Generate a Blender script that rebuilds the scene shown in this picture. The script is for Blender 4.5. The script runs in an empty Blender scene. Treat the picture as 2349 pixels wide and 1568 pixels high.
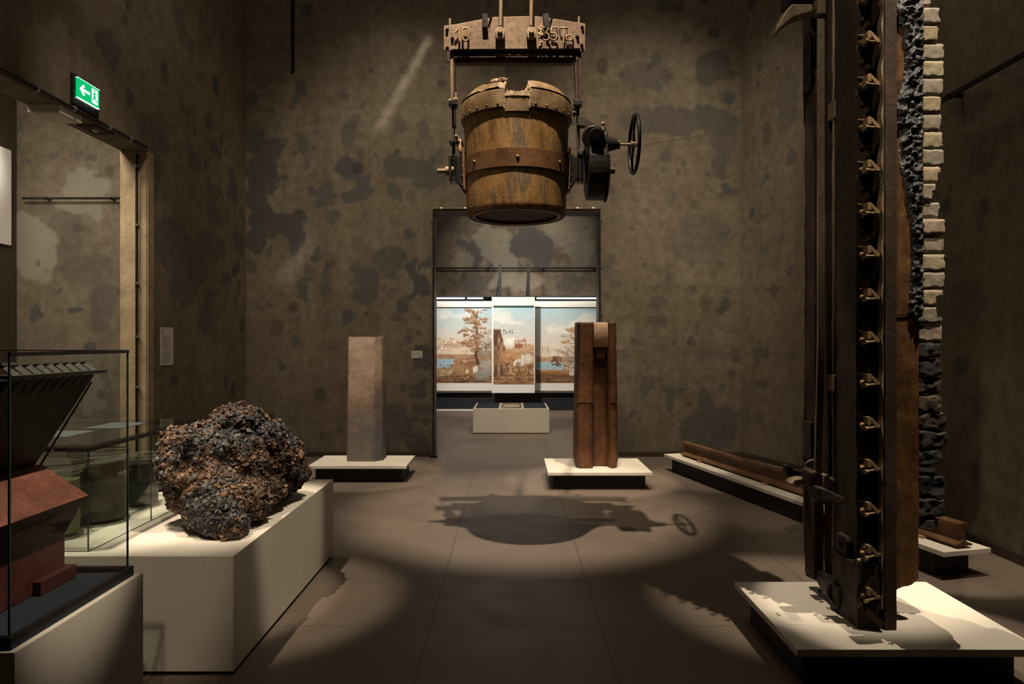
import bpy, math, random
import numpy as np
from mathutils import Vector, Matrix, noise as mnoise, kdtree
from math import sin, cos, pi, radians

S = bpy.context.scene
COL = S.collection
F = 1566.0            # focal length in pixels (24 mm on a 36 mm wide frame)
CX, CY, EYE = 1174.5, 784.0, 1.6

# ---------------------------------------------------------------- camera
cam_d = bpy.data.cameras.new('camera'); cam = bpy.data.objects.new('camera', cam_d); COL.objects.link(cam)
cam.location = (0, 0, EYE); cam.rotation_euler = (radians(90), 0, 0)
cam_d.lens = 24.0; cam_d.sensor_width = 36.0; cam_d.clip_start = 0.05
S.camera = cam

# ---------------------------------------------------------------- world and exposure
w = bpy.data.worlds.new('world'); S.world = w; w.use_nodes = True
w.node_tree.nodes['Background'].inputs[0].default_value = (0.0, 0.0, 0.0, 1)
w.node_tree.nodes['Background'].inputs[1].default_value = 0.0
S.view_settings.view_transform = 'Standard'; S.view_settings.look = 'None'
S.view_settings.exposure = 0.0; S.view_settings.gamma = 1.0
S.view_settings.use_curve_mapping = False
S.cycles.transparent_max_bounces = 40

# ---------------------------------------------------------------- lights
WARM = (1.0, 0.85, 0.66)
NEUT = (1.0, 0.88, 0.73)
def spot(name, loc, tgt, power, deg, blend=0.4, r=0.03, col=WARM):
    d = bpy.data.lights.new(name, 'SPOT'); d.energy = power; d.spot_size = radians(deg); d.spot_blend = blend
    d.shadow_soft_size = r; d.color = col
    o = bpy.data.objects.new(name, d); COL.objects.link(o); o.location = loc
    o.rotation_euler = (Vector(tgt) - Vector(loc)).to_track_quat('-Z', 'Y').to_euler()
    return o
def area(name, loc, tgt, power, sx, sy, col=WARM):
    d = bpy.data.lights.new(name, 'AREA'); d.energy = power; d.shape = 'RECTANGLE'; d.size = sx; d.size_y = sy; d.color = col
    o = bpy.data.objects.new(name, d); COL.objects.link(o); o.location = loc
    o.rotation_euler = (Vector(tgt) - Vector(loc)).to_track_quat('-Z', 'Y').to_euler()
    return o
spot('ladle_spot', (-.2, 3.0, 8.1), (.12, 6.5, 0), 3500, 25, .6, .04)
spot('ladle_second_spot', (.05, 3.9, 8.3), (.2, 6.3, 0), 600, 20, .8, .05)
spot('ladle_front_spot', (-1.3, .6, 6.4), (.03, 4.9, 3.0), 60, 14, .6, .03)
spot('door_floor_spot', (-1.5, 6.2, 8.3), (-.2, 8.0, 0), 300, 26, .8, .05)
spot('left_stone_spot', (-1.2, 5.0, 7.4), (-1.75, 8.05, .55), 1350, 15, .4, .03)
spot('left_stone_low_spot', (-.9, 3.6, 6.8), (-1.75, 8.05, 1.2), 330, 11, .6, .03)
spot('right_stone_spot', (1.6, 6.2, 8.0), (.97, 7.8, .5), 1600, 15, .4, .03)
spot('right_stone_top_spot', (.6, 5.0, 8.0), (.97, 7.6, 1.7), 420, 7, .35, .03)
spot('rail_spot', (1.0, 6.9, 7.6), (2.2, 8.0, .2), 1150, 13, .7, .03)
spot('rail_mid_spot', (1.0, 5.4, 7.6), (2.5, 6.6, .2), 420, 16, .7, .03)
spot('rail_near_spot', (2.5, 3.2, 7.6), (3.05, 4.85, .2), 1500, 10, .4, .03)
spot('furnace_left_spot', (.75, 5.9, 7.8), (2.05, 3.55, .2), 1350, 11, .35, .03)
spot('furnace_top_spot', (.2, .9, 7.4), (1.85, 3.5, 3.2), 480, 18, .6, .03)
spot('brick_spot', (2.75, 1.9, 7.8), (2.13, 3.42, 2.6), 2300, 14, .6, .03)
spot('furnace_rear_spot', (3.0, 5.4, 7.9), (2.4, 3.6, .2), 1400, 9.5, .4, .02)
spot('slag_spot', (-3.0, 3.1, 7.6), (-1.8, 4.1, .8), 1500, 15, .5, .03)
spot('slag_side_spot', (.5, 3.3, 7.6), (-1.75, 4.2, .5), 1500, 12.5, .4, .03)
spot('jar_spot', (-3.2, 2.7, 7.6), (-2.4, 3.9, .6), 1250, 14, .5, .03)
spot('model_spot', (1.1, 2.7, 5.9), (-1.62, 2.15, 1.1), 1100, 11, .5, .02)
spot('plinth_front_spot', (-.2, -.8, 6.6), (-2.0, 3.45, .5), 540, 13, .6, .05)
spot('jamb_fill', (-2.0, 3.6, 6.8), (-3.85, 6.95, 1.9), 420, 24, .8, .05)  # added lamp without a fitting, brightens the pale jamb face
area('hall_wash', (0, 5.5, 8.7), (0, 7.0, 0), 55, 5.0, 5.0)  # added unseen fill, lifts the dim ambient light of the room
spot('wall_wash_right', (1.4, 5.6, 7.9), (1.9, 9.5, 3.2), 950, 54, 1.0, .3)
spot('wall_wash_left', (-1.0, 5.4, 7.9), (-1.5, 9.5, 3.2), 760, 54, 1.0, .3)
spot('wall_low_right', (1.9, 6.6, 7.9), (2.1, 9.5, .9), 720, 36, 1.0, .2)  # added fill imitating floor bounce on the lower back wall
spot('wall_low_left', (-2.0, 6.6, 7.9), (-1.9, 9.5, 1.0), 300, 36, 1.0, .2)  # likewise added as bounce fill, left of the doorway
spot('side_wash', (-1.8, 3.5, 7.6), (-3.9, 8.4, 3.4), 280, 42, 1.0, .3)
spot('right_wash', (2.7, 6.0, 7.8), (3.66, 5.0, 2.2), 130, 30, 1.0, .3)
spot('right_far_wash', (2.0, 7.4, 7.8), (3.4, 9.0, 2.2), 140, 50, 1.0, .3)
area('gallery_wash', (0, 13.2, 4.9), (0, 14.6, 0), 70, 3.5, 2.0, NEUT)
spot('gallery_panel_spot', (-1.0, 12.4, 4.9), (0, 15.9, 1.6), 1150, 60, .8, .2, (1, .92, .82))
spot('gallery_wall_spot', (.6, 14.2, 5.3), (.2, 17.6, 3.6), 330, 80, 1, .2, (1, .92, .82))
spot('showcase_spot', (.3, 10.4, 5.2), (0, 12.1, .2), 260, 26, .8, .1)
area('side_room_wash', (-5.4, 6.6, 5.4), (-6.0, 9.5, .8), 50, 2.0, 1.2, (1, .9, .74))
area('side_room_floor_wash', (-5.0, 5.4, 5.4), (-5.0, 5.2, 0), 260, 1.5, 1.5, (1, .9, .74))  # added lamp, its floor bounce brightens the box under the lintel
spot('screen_spot', (-5.4, 7.4, 5.3), (-6.8, 8.3, 4.3), 700, 34, .5, .1, (1, .95, .86))
def beam(name, p, q, off, power, wd, spread):
    """added unseen lamp with a narrow spread, draws a light streak on the back wall between p and q"""
    d = bpy.data.lights.new(name, 'AREA'); p = Vector(p); q = Vector(q); L_ = (q-p).length
    d.shape = 'RECTANGLE'; d.size = wd; d.size_y = L_*.8; d.energy = power; d.spread = radians(spread); d.color = (1, .93, .84)
    o = bpy.data.objects.new(name, d); COL.objects.link(o); c = (p+q)/2 + Vector(off); o.location = c
    z = Vector(off).normalized(); y = (p-q).normalized(); y = (y - z*y.dot(z)).normalized(); x = y.cross(z)
    o.rotation_euler = Matrix((x, y, z)).transposed().to_euler(); return o
beam('light_beam', (-1.09, 9.53, 5.95), (-1.91, 9.53, 4.48), (0, -1.2, .5), .30, .05, 9)
beam('light_beam', (-2.77, 9.53, 3.08), (-3.25, 9.53, 2.38), (0, -1.2, .5), .11, .06, 16)

# ---------------------------------------------------------------- helpers
def P(px, py, Y): return Vector(((px - CX) / F * Y, Y, EYE - (py - CY) / F * Y))
def X_(px, Y): return (px - CX) / F * Y
def Z_(py, Y): return EYE - (py - CY) / F * Y
ORG = {}
def link(o): COL.objects.link(o); return o
def thing(name, label, cat, loc=(0, 0, 0), group=None):
    o = bpy.data.objects.new(name, None); link(o); o.location = loc; o.empty_display_size = .1
    o['label'] = label; o['category'] = cat
    if group: o['group'] = group
    ORG[o.name] = Vector(loc)
    return o
def tag(o, label, cat, group=None):
    o['label'] = label; o['category'] = cat
    if group: o['group'] = group
    return o
def struct(o): o['kind'] = 'structure'; return o

class MB:
    def __init__(s): s.v = []; s.f = []
    def add(s, vs, fs):
        n = len(s.v); s.v += [tuple(v) for v in vs]; s.f += [tuple(i + n for i in f) for f in fs]
    def box(s, x0, x1, y0, y1, z0, z1):
        s.add([(x0,y0,z0),(x1,y0,z0),(x1,y1,z0),(x0,y1,z0),(x0,y0,z1),(x1,y0,z1),(x1,y1,z1),(x0,y1,z1)],
              [(0,3,2,1),(4,5,6,7),(0,1,5,4),(1,2,6,5),(2,3,7,6),(3,0,4,7)]); return s
    def obox(s, c, size, rot):
        hx, hy, hz = [q / 2 for q in size]; c = Vector(c)
        vs = [c + rot @ Vector((x*hx, y*hy, z*hz)) for z in (-1,1) for x, y in ((-1,-1),(1,-1),(1,1),(-1,1))]
        s.add(vs, [(0,3,2,1),(4,5,6,7),(0,1,5,4),(1,2,6,5),(2,3,7,6),(3,0,4,7)]); return s
    def bar(s, p, q, w, h, up=(0, 1, 0)):
        p = Vector(p); q = Vector(q); d = (q - p); L = d.length; d.normalize()
        u = Vector(up); a = d.cross(u)
        if a.length < 1e-4: a = d.cross(Vector((1, 0, 0)))
        a.normalize(); b = a.cross(d)
        vs = [e + a*(i*w/2) + b*(j*h/2) for e in (p, q) for i, j in ((-1,-1),(1,-1),(1,1),(-1,1))]
        s.add(vs, [(0,3,2,1),(4,5,6,7),(0,1,5,4),(1,2,6,5),(2,3,7,6),(3,0,4,7)]); return s
    def prism(s, poly, axis, d0, d1):
        n = len(poly)
        m = {'y': lambda a, b, d: (a, d, b), 'z': lambda a, b, d: (a, b, d), 'x': lambda a, b, d: (d, a, b)}[axis]
        vs = [m(a, b, d0) for a, b in poly] + [m(a, b, d1) for a, b in poly]
        fs = [tuple(range(n)), tuple(range(2*n-1, n-1, -1))] + [(i, i+n, (i+1) % n + n, (i+1) % n) for i in range(n)]
        s.add(vs, fs); return s
    def tube(s, pts, r, n=10, closed=False, flat=None):
        pts = [Vector(p) for p in pts]; m = len(pts); rs = r if isinstance(r, (list, tuple)) else [r]*m
        vs = []; prev = None
        for i, p in enumerate(pts):
            a = pts[(i-1) % m] if (closed or i > 0) else p
            b = pts[(i+1) % m] if (closed or i < m-1) else p
            t = (b - a).normalized()
            if prev is None:
                u = t.cross(Vector((0, 0, 1)))
                if u.length < .05: u = t.cross(Vector((0, 1, 0)))
                u.normalize()
            else:
                u = (prev - t * prev.dot(t)).normalized()
            prev = u; v_ = t.cross(u)
            for k in range(n):
                an = 2*pi*k/n; vs.append(p + (u*cos(an) + v_*sin(an)) * rs[i])
        fs = []
        for i in range(m if closed else m-1):
            j = (i+1) % m
            for k in range(n):
                fs.append((i*n+k, i*n+(k+1) % n, j*n+(k+1) % n, j*n+k))
        if not closed:
            fs.append(tuple(range(n-1, -1, -1))); fs.append(tuple((m-1)*n+k for k in range(n)))
        s.add(vs, fs); return s
    def cyl(s, p, q, r, r2=None, n=20):
        return s.tube([p, q], [r, r if r2 is None else r2], n)
    def lathe(s, prof, c, n=48, a0=0, a1=2*pi, fz=None, fr=None):
        # prof (r, z) list, about vertical axis through c
        full = abs(a1 - a0 - 2*pi) < 1e-6; m = n if full else n+1; k = len(prof)
        vs = []
        for i in range(m):
            a = a0 + (a1-a0)*i/n
            for j, (r, z) in enumerate(prof):
                if fz: z = z + fz(a, j)
                if fr: r = r + fr(a, j)
                vs.append((c[0] + r*sin(a), c[1] - r*cos(a), c[2] + z))
        fs = []
        for i in range(n):
            i2 = (i+1) % m
            for j in range(k-1):
                fs.append((i*k+j, i2*k+j, i2*k+j+1, i*k+j+1))
        if not full:
            fs.append(tuple(range(k))); fs.append(tuple((m-1)*k+j for j in range(k-1, -1, -1)))
        s.add(vs, fs); return s
    def ball(s, c, r, nu=10, nv=6, sc=(1, 1, 1)):
        vs = []; c = Vector(c)
        for j in range(nv+1):
            th = pi*j/nv
            for i in range(nu):
                a = 2*pi*i/nu
                vs.append(c + Vector((r*sc[0]*sin(th)*cos(a), r*sc[1]*sin(th)*sin(a), r*sc[2]*cos(th))))
        fs = [(j*nu+i, j*nu+(i+1) % nu, (j+1)*nu+(i+1) % nu, (j+1)*nu+i) for j in range(nv) for i in range(nu)]
        s.add(vs, fs); return s
    def rough(s, amp, freq, seed=0):
        out = []
        for v in s.v:
            q = Vector(v)*freq + Vector((seed*3.1, seed*1.7, seed))
            out.append(tuple(Vector(v) + mnoise.turbulence_vector(q, 2, False)*amp))
        s.v = out; return s
    def build(s, name, mat, parent=None, smooth=None, bevel=0, seg=2):
        me = bpy.data.meshes.new(name)
        o = bpy.data.objects.new(name, me)
        org = Vector((0, 0, 0))
        if parent is not None: org = ORG[parent.name]
        me.from_pydata([tuple(Vector(v) - org) for v in s.v], [], s.f); me.update()
        import bmesh
        bm = bmesh.new(); bm.from_mesh(me); bmesh.ops.recalc_face_normals(bm, faces=bm.faces); bm.to_mesh(me); bm.free()
        if mat: me.materials.append(mat)
        link(o)
        if parent is not None: o.parent = parent
        ORG[o.name] = org
        if smooth is not None:
            me.polygons.foreach_set('use_smooth', [True]*len(me.polygons)); me.set_sharp_from_angle(angle=radians(smooth))
        if bevel:
            b = o.modifiers.new('bevel', 'BEVEL'); b.width = bevel; b.segments = seg; b.limit_method = 'ANGLE'; b.angle_limit = radians(35)
        return o

def dense_box(x0, x1, y0, y1, z0, z1, step):
    """box with subdivided faces for roughening"""
    import bmesh
    bm = bmesh.new()
    n = [max(1, int(round((b-a)/step))) for a, b in ((x0,x1),(y0,y1),(z0,z1))]
    lo = (x0,y0,z0); hi = (x1,y1,z1); idx = {}; vs = []; fs = []
    def vid(i, j, k):
        if (i,j,k) not in idx:
            idx[(i,j,k)] = len(vs)
            vs.append((x0+(x1-x0)*i/n[0], y0+(y1-y0)*j/n[1], z0+(z1-z0)*k/n[2]))
        return idx[(i,j,k)]
    for i in range(n[0]):
        for j in range(n[1]):
            for k in (0, n[2]): fs.append((vid(i,j,k),vid(i+1,j,k),vid(i+1,j+1,k),vid(i,j+1,k)))
    for i in range(n[0]):
        for k in range(n[2]):
            for j in (0, n[1]): fs.append((vid(i,j,k),vid(i+1,j,k),vid(i+1,j,k+1),vid(i,j,k+1)))
    for j in range(n[1]):
        for k in range(n[2]):
            for i in (0, n[0]): fs.append((vid(i,j,k),vid(i,j+1,k),vid(i,j+1,k+1),vid(i,j,k+1)))
    m = MB(); m.v = vs; m.f = fs; bm.free()
    return m

def text_mesh(name, body, size, mat, loc, rot, parent=None, depth=.0005, align='LEFT'):
    cu = bpy.data.curves.new('txt', 'FONT'); cu.body = body; cu.size = size; cu.extrude = depth; cu.align_x = align
    t = bpy.data.objects.new('txt', cu); link(t)
    dg = bpy.context.evaluated_depsgraph_get(); me = bpy.data.meshes.new_from_object(t.evaluated_get(dg))
    bpy.data.objects.remove(t); bpy.data.curves.remove(cu)
    org = ORG[parent.name] if parent else Vector((0,0,0))
    M = Matrix.Translation(Vector(loc) - org) @ rot.to_4x4()
    me.transform(M); me.name = name; me.materials.clear(); me.materials.append(mat)
    o = bpy.data.objects.new(name, me); link(o)
    if parent: o.parent = parent
    ORG[o.name] = org
    return o

# numpy value noise
def _h(ix, iy, iz, seed):
    with np.errstate(over='ignore'):
        h = (ix.astype(np.uint32)*np.uint32(374761393) + iy.astype(np.uint32)*np.uint32(668265263)
             + iz.astype(np.uint32)*np.uint32(2147483647 - 19) + np.uint32(seed*1013904223 & 0xffffffff))
        h = (h ^ (h >> np.uint32(13))) * np.uint32(1274126177)
        h = h ^ (h >> np.uint32(16))
    return (h & np.uint32(0xffff)).astype(np.float64)/65535.0
def vn2(x, y, seed=0):
    x = x + 1000.0; y = y + 1000.0
    ix = np.floor(x).astype(np.int64); iy = np.floor(y).astype(np.int64); fx = x-ix; fy = y-iy
    fx = fx*fx*(3-2*fx); fy = fy*fy*(3-2*fy); z = np.zeros_like(ix)
    a = _h(ix, iy, z, seed); b = _h(ix+1, iy, z, seed); c = _h(ix, iy+1, z, seed); d = _h(ix+1, iy+1, z, seed)
    return (a*(1-fx)+b*fx)*(1-fy)+(c*(1-fx)+d*fx)*fy
def fbm2(x, y, seed=0, o=4):
    s = 0; a = .5; t = 0
    for i in range(o):
        s = s + a*vn2(x*2**i, y*2**i, seed+i*7); t += a; a *= .5
    return s/t
def sstep(a, b, x):
    t = np.clip((x-a)/(b-a), 0, 1); return t*t*(3-2*t)

# ---------------------------------------------------------------- materials
def L(c):  # sRGB 0..255 to linear
    return tuple(((v/255)/12.92 if v/255 <= .04045 else ((v/255+.055)/1.055)**2.4) for v in c) + (1,)
class M:
    def __init__(s, name):
        s.m = bpy.data.materials.new(name); s.m.use_nodes = True; s.nt = s.m.node_tree; s.n = s.nt.nodes
        s.b = s.n['Principled BSDF']; s.out = s.n['Material Output']
    def lk(s, a, b): s.nt.links.new(a, b)
    def coord(s, scale=(1, 1, 1), kind='Object'):
        tc = s.n.new('ShaderNodeTexCoord'); mp = s.n.new('ShaderNodeMapping'); mp.inputs['Scale'].default_value = scale
        s.lk(tc.outputs[kind], mp.inputs[0]); return mp.outputs[0]
    def noise(s, vec, scale, detail=5, rough=.6, dist=0):
        n = s.n.new('ShaderNodeTexNoise'); n.inputs['Scale'].default_value = scale; n.inputs['Detail'].default_value = detail
        n.inputs['Roughness'].default_value = rough; n.inputs['Distortion'].default_value = dist; s.lk(vec, n.inputs['Vector']); return n.outputs['Fac']
    def voro(s, vec, scale, feature='F1', rnd=1):
        n = s.n.new('ShaderNodeTexVoronoi'); n.feature = feature; n.inputs['Scale'].default_value = scale
        n.inputs['Randomness'].default_value = rnd; s.lk(vec, n.inputs['Vector']); return n
    def ramp(s, fac, stops):
        r = s.n.new('ShaderNodeValToRGB'); cr = r.color_ramp
        while len(cr.elements) < len(stops): cr.elements.new(.5)
        for e, (p, c) in zip(cr.elements, stops):
            e.position = p; e.color = c if len(c) == 4 else (*c, 1)
        s.lk(fac, r.inputs[0]); return r.outputs[0]
    def mix(s, a, b, fac, mode='MIX'):
        m = s.n.new('ShaderNodeMix'); m.data_type = 'RGBA'; m.blend_type = mode
        for src, i in ((fac, 0), (a, 6), (b, 7)):
            if hasattr(src, 'node'): s.lk(src, m.inputs[i])
            else: m.inputs[i].default_value = src
        return m.outputs[2]
    def math(s, op, a, b=0.0, c=0.0):
        m = s.n.new('ShaderNodeMath'); m.operation = op
        for i, v in enumerate((a, b, c)):
            if hasattr(v, 'node'): s.lk(v, m.inputs[i])
            else: m.inputs[i].default_value = v
        return m.outputs[0]
    def bump(s, h, strength=.5, dist=.01, prev=None):
        b = s.n.new('ShaderNodeBump'); b.inputs['Strength'].default_value = strength; b.inputs['Distance'].default_value = dist
        s.lk(h, b.inputs['Height'])
        if prev: s.lk(prev, b.inputs['Normal'])
        return b.outputs[0]
    def fin(s, col=None, rough=.6, metal=0, normal=None, spec=None):
        for v, k in ((col, 'Base Color'), (rough, 'Roughness'), (metal, 'Metallic'), (normal, 'Normal'), (spec, 'Specular IOR Level')):
            if v is None: continue
            if hasattr(v, 'node'): s.lk(v, s.b.inputs[k])
            else: s.b.inputs[k].default_value = v
        return s.m

def concrete(name, c1, c2, cdark, clight, rough=.75):
    m = M(name); v = m.coord()
    n1 = m.noise(v, .9, 6, .62, .3); n2 = m.noise(v, 9, 8, .7); n3 = m.noise(v, 60, 4, .6); n4 = m.noise(v, 2.7, 5, .6)
    col = m.ramp(n1, [(.3, c1), (.7, c2)])
    col = m.mix(col, m.ramp(n2, [(.3, (.62, .58, .54)), (.62, (1.12, 1.1, 1.08))]), .8, 'MULTIPLY')
    col = m.mix(col, m.ramp(n3, [(.35, (.72, .7, .68)), (.65, (1.15, 1.15, 1.15))]), .6, 'MULTIPLY')
    vs = m.coord((1.0, 1.0, .12)); st = m.noise(vs, 5, 4, .6)
    col = m.mix(col, m.ramp(st, [(.35, (.74, .72, .7)), (.65, (1.06, 1.06, 1.06))]), .5, 'MULTIPLY')
    hs = m.coord((.2, .2, 1.6)); hb = m.noise(hs, 4, 5, .6)
    col = m.mix(col, m.ramp(hb, [(.35, (.8, .78, .76)), (.65, (1.06, 1.06, 1.06))]), .45, 'MULTIPLY')
    at = m.n.new('ShaderNodeAttribute'); at.attribute_name = 'patch'
    sep = m.n.new('ShaderNodeSeparateColor'); m.lk(at.outputs['Color'], sep.inputs[0])
    dk = m.mix(cdark, m.ramp(n2, [(.3, (.8, .8, .8)), (.7, (1.15, 1.15, 1.15))]), .6, 'MULTIPLY')
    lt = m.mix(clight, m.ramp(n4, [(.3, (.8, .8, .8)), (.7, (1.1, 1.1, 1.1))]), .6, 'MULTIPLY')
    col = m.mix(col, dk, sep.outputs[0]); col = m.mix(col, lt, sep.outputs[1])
    col = m.mix(col, (.035, .026, .02, 1), m.math('MULTIPLY', sep.outputs[2], .6))
    pits = m.voro(v, 38).outputs['Distance']
    pm = m.math('LESS_THAN', pits, .11); pm2 = m.math('MULTIPLY', pm, m.math('GREATER_THAN', n4, .52))
    col = m.mix(col, (.03, .022, .018, 1), m.math('MULTIPLY', pm2, .75))
    h = m.math('ADD', m.math('MULTIPLY', n2, .6), m.math('MULTIPLY', n3, .25)); h = m.math('SUBTRACT', h, m.math('MULTIPLY', pm2, .5))
    h = m.math('ADD', h, m.math('MULTIPLY', sep.outputs[1], .25)); h = m.math('SUBTRACT', h, m.math('MULTIPLY', sep.outputs[0], .12))
    return m.fin(col, rough, 0, m.bump(h, .55, .015), .25)
wall_args = [(.155, .127, .088, 1), (.215, .182, .135, 1), (.074, .069, .063, 1), (.27, .25, .19, 1)]
MAT = {}
MAT['wall'] = concrete('stained_concrete', *wall_args)
MAT['gallery'] = concrete('gallery_concrete', (.085, .065, .045, 1), (.27, .225, .165, 1), (.07, .067, .063, 1), (.36, .32, .24, 1))
MAT['jamb'] = concrete('cut_concrete', (.33, .25, .15, 1), (.42, .33, .21, 1), (.2, .2, .2, 1), (.4, .38, .3, 1))

def floor_mat():
    m = M('floor_screed'); v = m.coord()
    n1 = m.noise(v, .7, 5, .6, .2); n2 = m.noise(v, 25, 6, .7); n3 = m.noise(v, 4, 5, .6)
    col = m.ramp(n1, [(.3, (.15, .115, .09)), (.7, (.19, .148, .117))])
    col = m.mix(col, m.ramp(n2, [(.3, (.82, .8, .78)), (.7, (1.1, 1.1, 1.1))]), .6, 'MULTIPLY')
    col = m.mix(col, m.ramp(n3, [(.3, (.86, .85, .84)), (.7, (1.06, 1.06, 1.06))]), .6, 'MULTIPLY')
    sx = m.n.new('ShaderNodeSeparateXYZ'); m.lk(v, sx.inputs[0])
    wob = m.math('MULTIPLY', m.math('SUBTRACT', n3, .5), .02)
    line = None
    def near(o, val, w=.006):
        a = m.math('ABSOLUTE', m.math('SUBTRACT', m.math('ADD', o, wob), val)); return m.math('LESS_THAN', a, w)
    for val in (-3.2, -.46, .5, 1.95): line = near(sx.outputs[0], val) if line is None else m.math('MAXIMUM', line, near(sx.outputs[0], val))
    for val in (2.1, 3.85, 5.62, 7.5, 9.5, 12.4, 15.0): line = m.math('MAXIMUM', line, near(sx.outputs[1], val))
    col = m.mix(col, (.07, .055, .042, 1), m.math('MULTIPLY', line, .6))
    r = m.ramp(n3, [(.3, (.42,)*3), (.7, (.56,)*3)])
    return m.fin(col, r, 0, m.bump(m.math('SUBTRACT', m.math('MULTIPLY', n2, .4), line), .2, .004), .35)
MAT['floor'] = floor_mat()

def plaster_white():
    m = M('cast_white_board'); v = m.coord()
    n = m.noise(v, 90, 3, .6); n2 = m.noise(v, 3, 4, .5)
    col = m.mix((.70, .64, .545, 1), m.ramp(n, [(.3, (.93, .92, .9)), (.7, (1.03, 1.03, 1.03))]), .8, 'MULTIPLY')
    col = m.mix(col, m.ramp(n2, [(.3, (.93, .93, .92)), (.7, (1.02, 1.02, 1.02))]), .8, 'MULTIPLY')
    return m.fin(col, .6, 0, m.bump(n, .08, .002), .3)
MAT['white'] = plaster_white()
def flat(name, col, rough=.6, metal=0, spec=.4, bs=0, bsc=60):
    m = M(name); v = m.coord(); n = m.noise(v, bsc, 4, .6)
    c = m.mix((*col, 1), m.ramp(n, [(.3, (.85,)*3), (.7, (1.1,)*3)]), .7, 'MULTIPLY')
    return m.fin(c, rough, metal, m.bump(n, bs, .002) if bs else None, spec)
MAT['black'] = flat('matt_black_board', (.012, .013, .017), .6)
MAT['black_steel'] = flat('black_steel', (.014, .013, .013), .45, .3)
MAT['steel_light'] = flat('bright_steel', (.55, .52, .47), .35, .9)
MAT['baseboard'] = flat('brown_skirting', (.055, .035, .022), .6)
MAT['card'] = flat('label_card', (.55, .52, .46), .6)
MAT['ink'] = flat('ink', (.03, .027, .025), .6)
MAT['ink_soft'] = flat('small_print', (.30, .275, .24), .6)
MAT['felt'] = flat('dark_felt', (.025, .032, .042), .9, 0, .2, .3, 200)
MAT['housing'] = flat('cream_housing', (.66, .60, .50), .55)
MAT['dark_brown'] = flat('dark_brown_panel', (.06, .04, .022), .6)

def rust(name, cols, scale=6, streak=(1, 1, 1), rough=.62, metal=.25, bump=.5, pit=None, seed=0):
    m = M(name); v = m.coord(streak); v0 = m.coord()
    n1 = m.noise(v, scale, 7, .65, .4); n2 = m.noise(v0, scale*6, 6, .7); n3 = m.noise(v0, scale*.5, 4, .6)
    k = len(cols)
    col = m.ramp(n1, [(.28 + .44*i/(k-1), c) for i, c in enumerate(cols)])
    col = m.mix(col, m.ramp(n2, [(.3, (.6, .56, .52)), (.65, (1.2, 1.18, 1.15))]), .75, 'MULTIPLY')
    col = m.mix(col, m.ramp(n3, [(.35, (.6, .57, .55)), (.65, (1.15, 1.15, 1.15))]), .8, 'MULTIPLY')
    n5 = m.noise(v0, scale*14, 5, .75); col = m.mix(col, m.ramp(n5, [(.34, (.42, .36, .32)), (.5, (1, 1, 1)), (.68, (1.25, 1.22, 1.18))]), .6, 'MULTIPLY')
    if pit:
        vd = m.coord((1, 1, .10)); pn = m.noise(vd, pit, 6, .75)
        col = m.mix(col, (.035, .024, .016, 1), m.ramp(pn, [(.52, (0, 0, 0)), (.68, (.62, .62, .62))]))
    h = m.math('ADD', m.math('MULTIPLY', n2, .6), m.math('MULTIPLY', n1, .4))
    return m.fin(col, rough, metal, m.bump(h, bump, .006), .4)
MAT['ladle_shell'] = rust('ladle_shell_rust', [(.10, .05, .018), (.33, .18, .06), (.42, .24, .085), (.18, .14, .10), (.46, .30, .14)], 8.5, (1, 1, .2), .5, .35, .35, 60)
MAT['ladle_band'] = rust('ladle_band_rust', [(.11, .065, .03), (.20, .125, .055), (.27, .19, .105)], 9, (1, 1, 1), .55, .3, .35)
MAT['ladle_belt'] = rust('ladle_belt_rust', [(.10, .045, .018), (.20, .095, .034), (.20, .12, .06)], 6, (1, 1, 1), .55, .3, .35)
MAT['beam_rust'] = rust('beam_plate', [(.13, .085, .055), (.19, .125, .08), (.24, .17, .115)], 3, (1, 1, 1), .5, .35, .25)
MAT['dark_rust'] = rust('dark_rust', [(.018, .009, .006), (.045, .02, .011), (.07, .036, .02)], 8, (1, 1, 1), .65, .3, .5)
MAT['rod_rust'] = rust('rod_rust', [(.16, .11, .06), (.26, .19, .11), (.32, .25, .16)], 9, (1, 1, .6), .55, .35, .3)
MAT['gear_black'] = rust('gear_black', [(.008, .007, .006), (.02, .017, .014), (.045, .034, .024)], 7, (1, 1, 1), .42, .4, .4)
MAT['clinker'] = rust('clinker', [(.22, .14, .08), (.42, .31, .2), (.55, .44, .32)], 22, (1, 1, 1), .9, 0, 1.0)
MAT['plate_brown'] = rust('plate_brown', [(.036, .020, .012), (.064, .038, .023), (.095, .058, .036)], 5, (1, 1, .5), .6, .3, .7)
MAT['column_brown'] = rust('column_brown', [(.022, .016, .011), (.045, .033, .022), (.075, .052, .032)], 6, (1, 1, .5), .62, .25, .8)
MAT['armour_rust'] = rust('armour_rust', [(.045, .018, .008), (.11, .05, .018), (.19, .10, .034), (.16, .10, .045)], 5, (1, 1, .4), .5, .3, .5)
MAT['latch'] = rust('latch_rust', [(.20, .13, .07), (.34, .24, .13), (.44, .33, .2)], 14, (1, 1, 1), .55, .3, .4)
MAT['bar_pale'] = rust('pale_bar', [(.20, .155, .10), (.30, .24, .165), (.36, .29, .20)], 5, (1, 1, .4), .55, .3, .4)
MAT['rail'] = rust('rail_rust', [(.10, .05, .022), (.20, .105, .05), (.28, .165, .085)], 9, (1, .3, 1), .55, .35, .3)
MAT['tap_stone'] = rust('brown_stone', [(.06, .024, .010), (.12, .048, .017), (.17, .075, .028)], 5, (1, 1, .8), .55, 0, .9)
def spout_mat():
    m = M('pale_channel'); n = m.noise(m.coord(), 20, 5, .6)
    return m.fin(m.ramp(n, [(.3, (.36, .22, .13)), (.7, (.5, .33, .2))]), .7, 0, m.bump(n, .3, .004))
MAT['channel'] = spout_mat()

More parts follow.
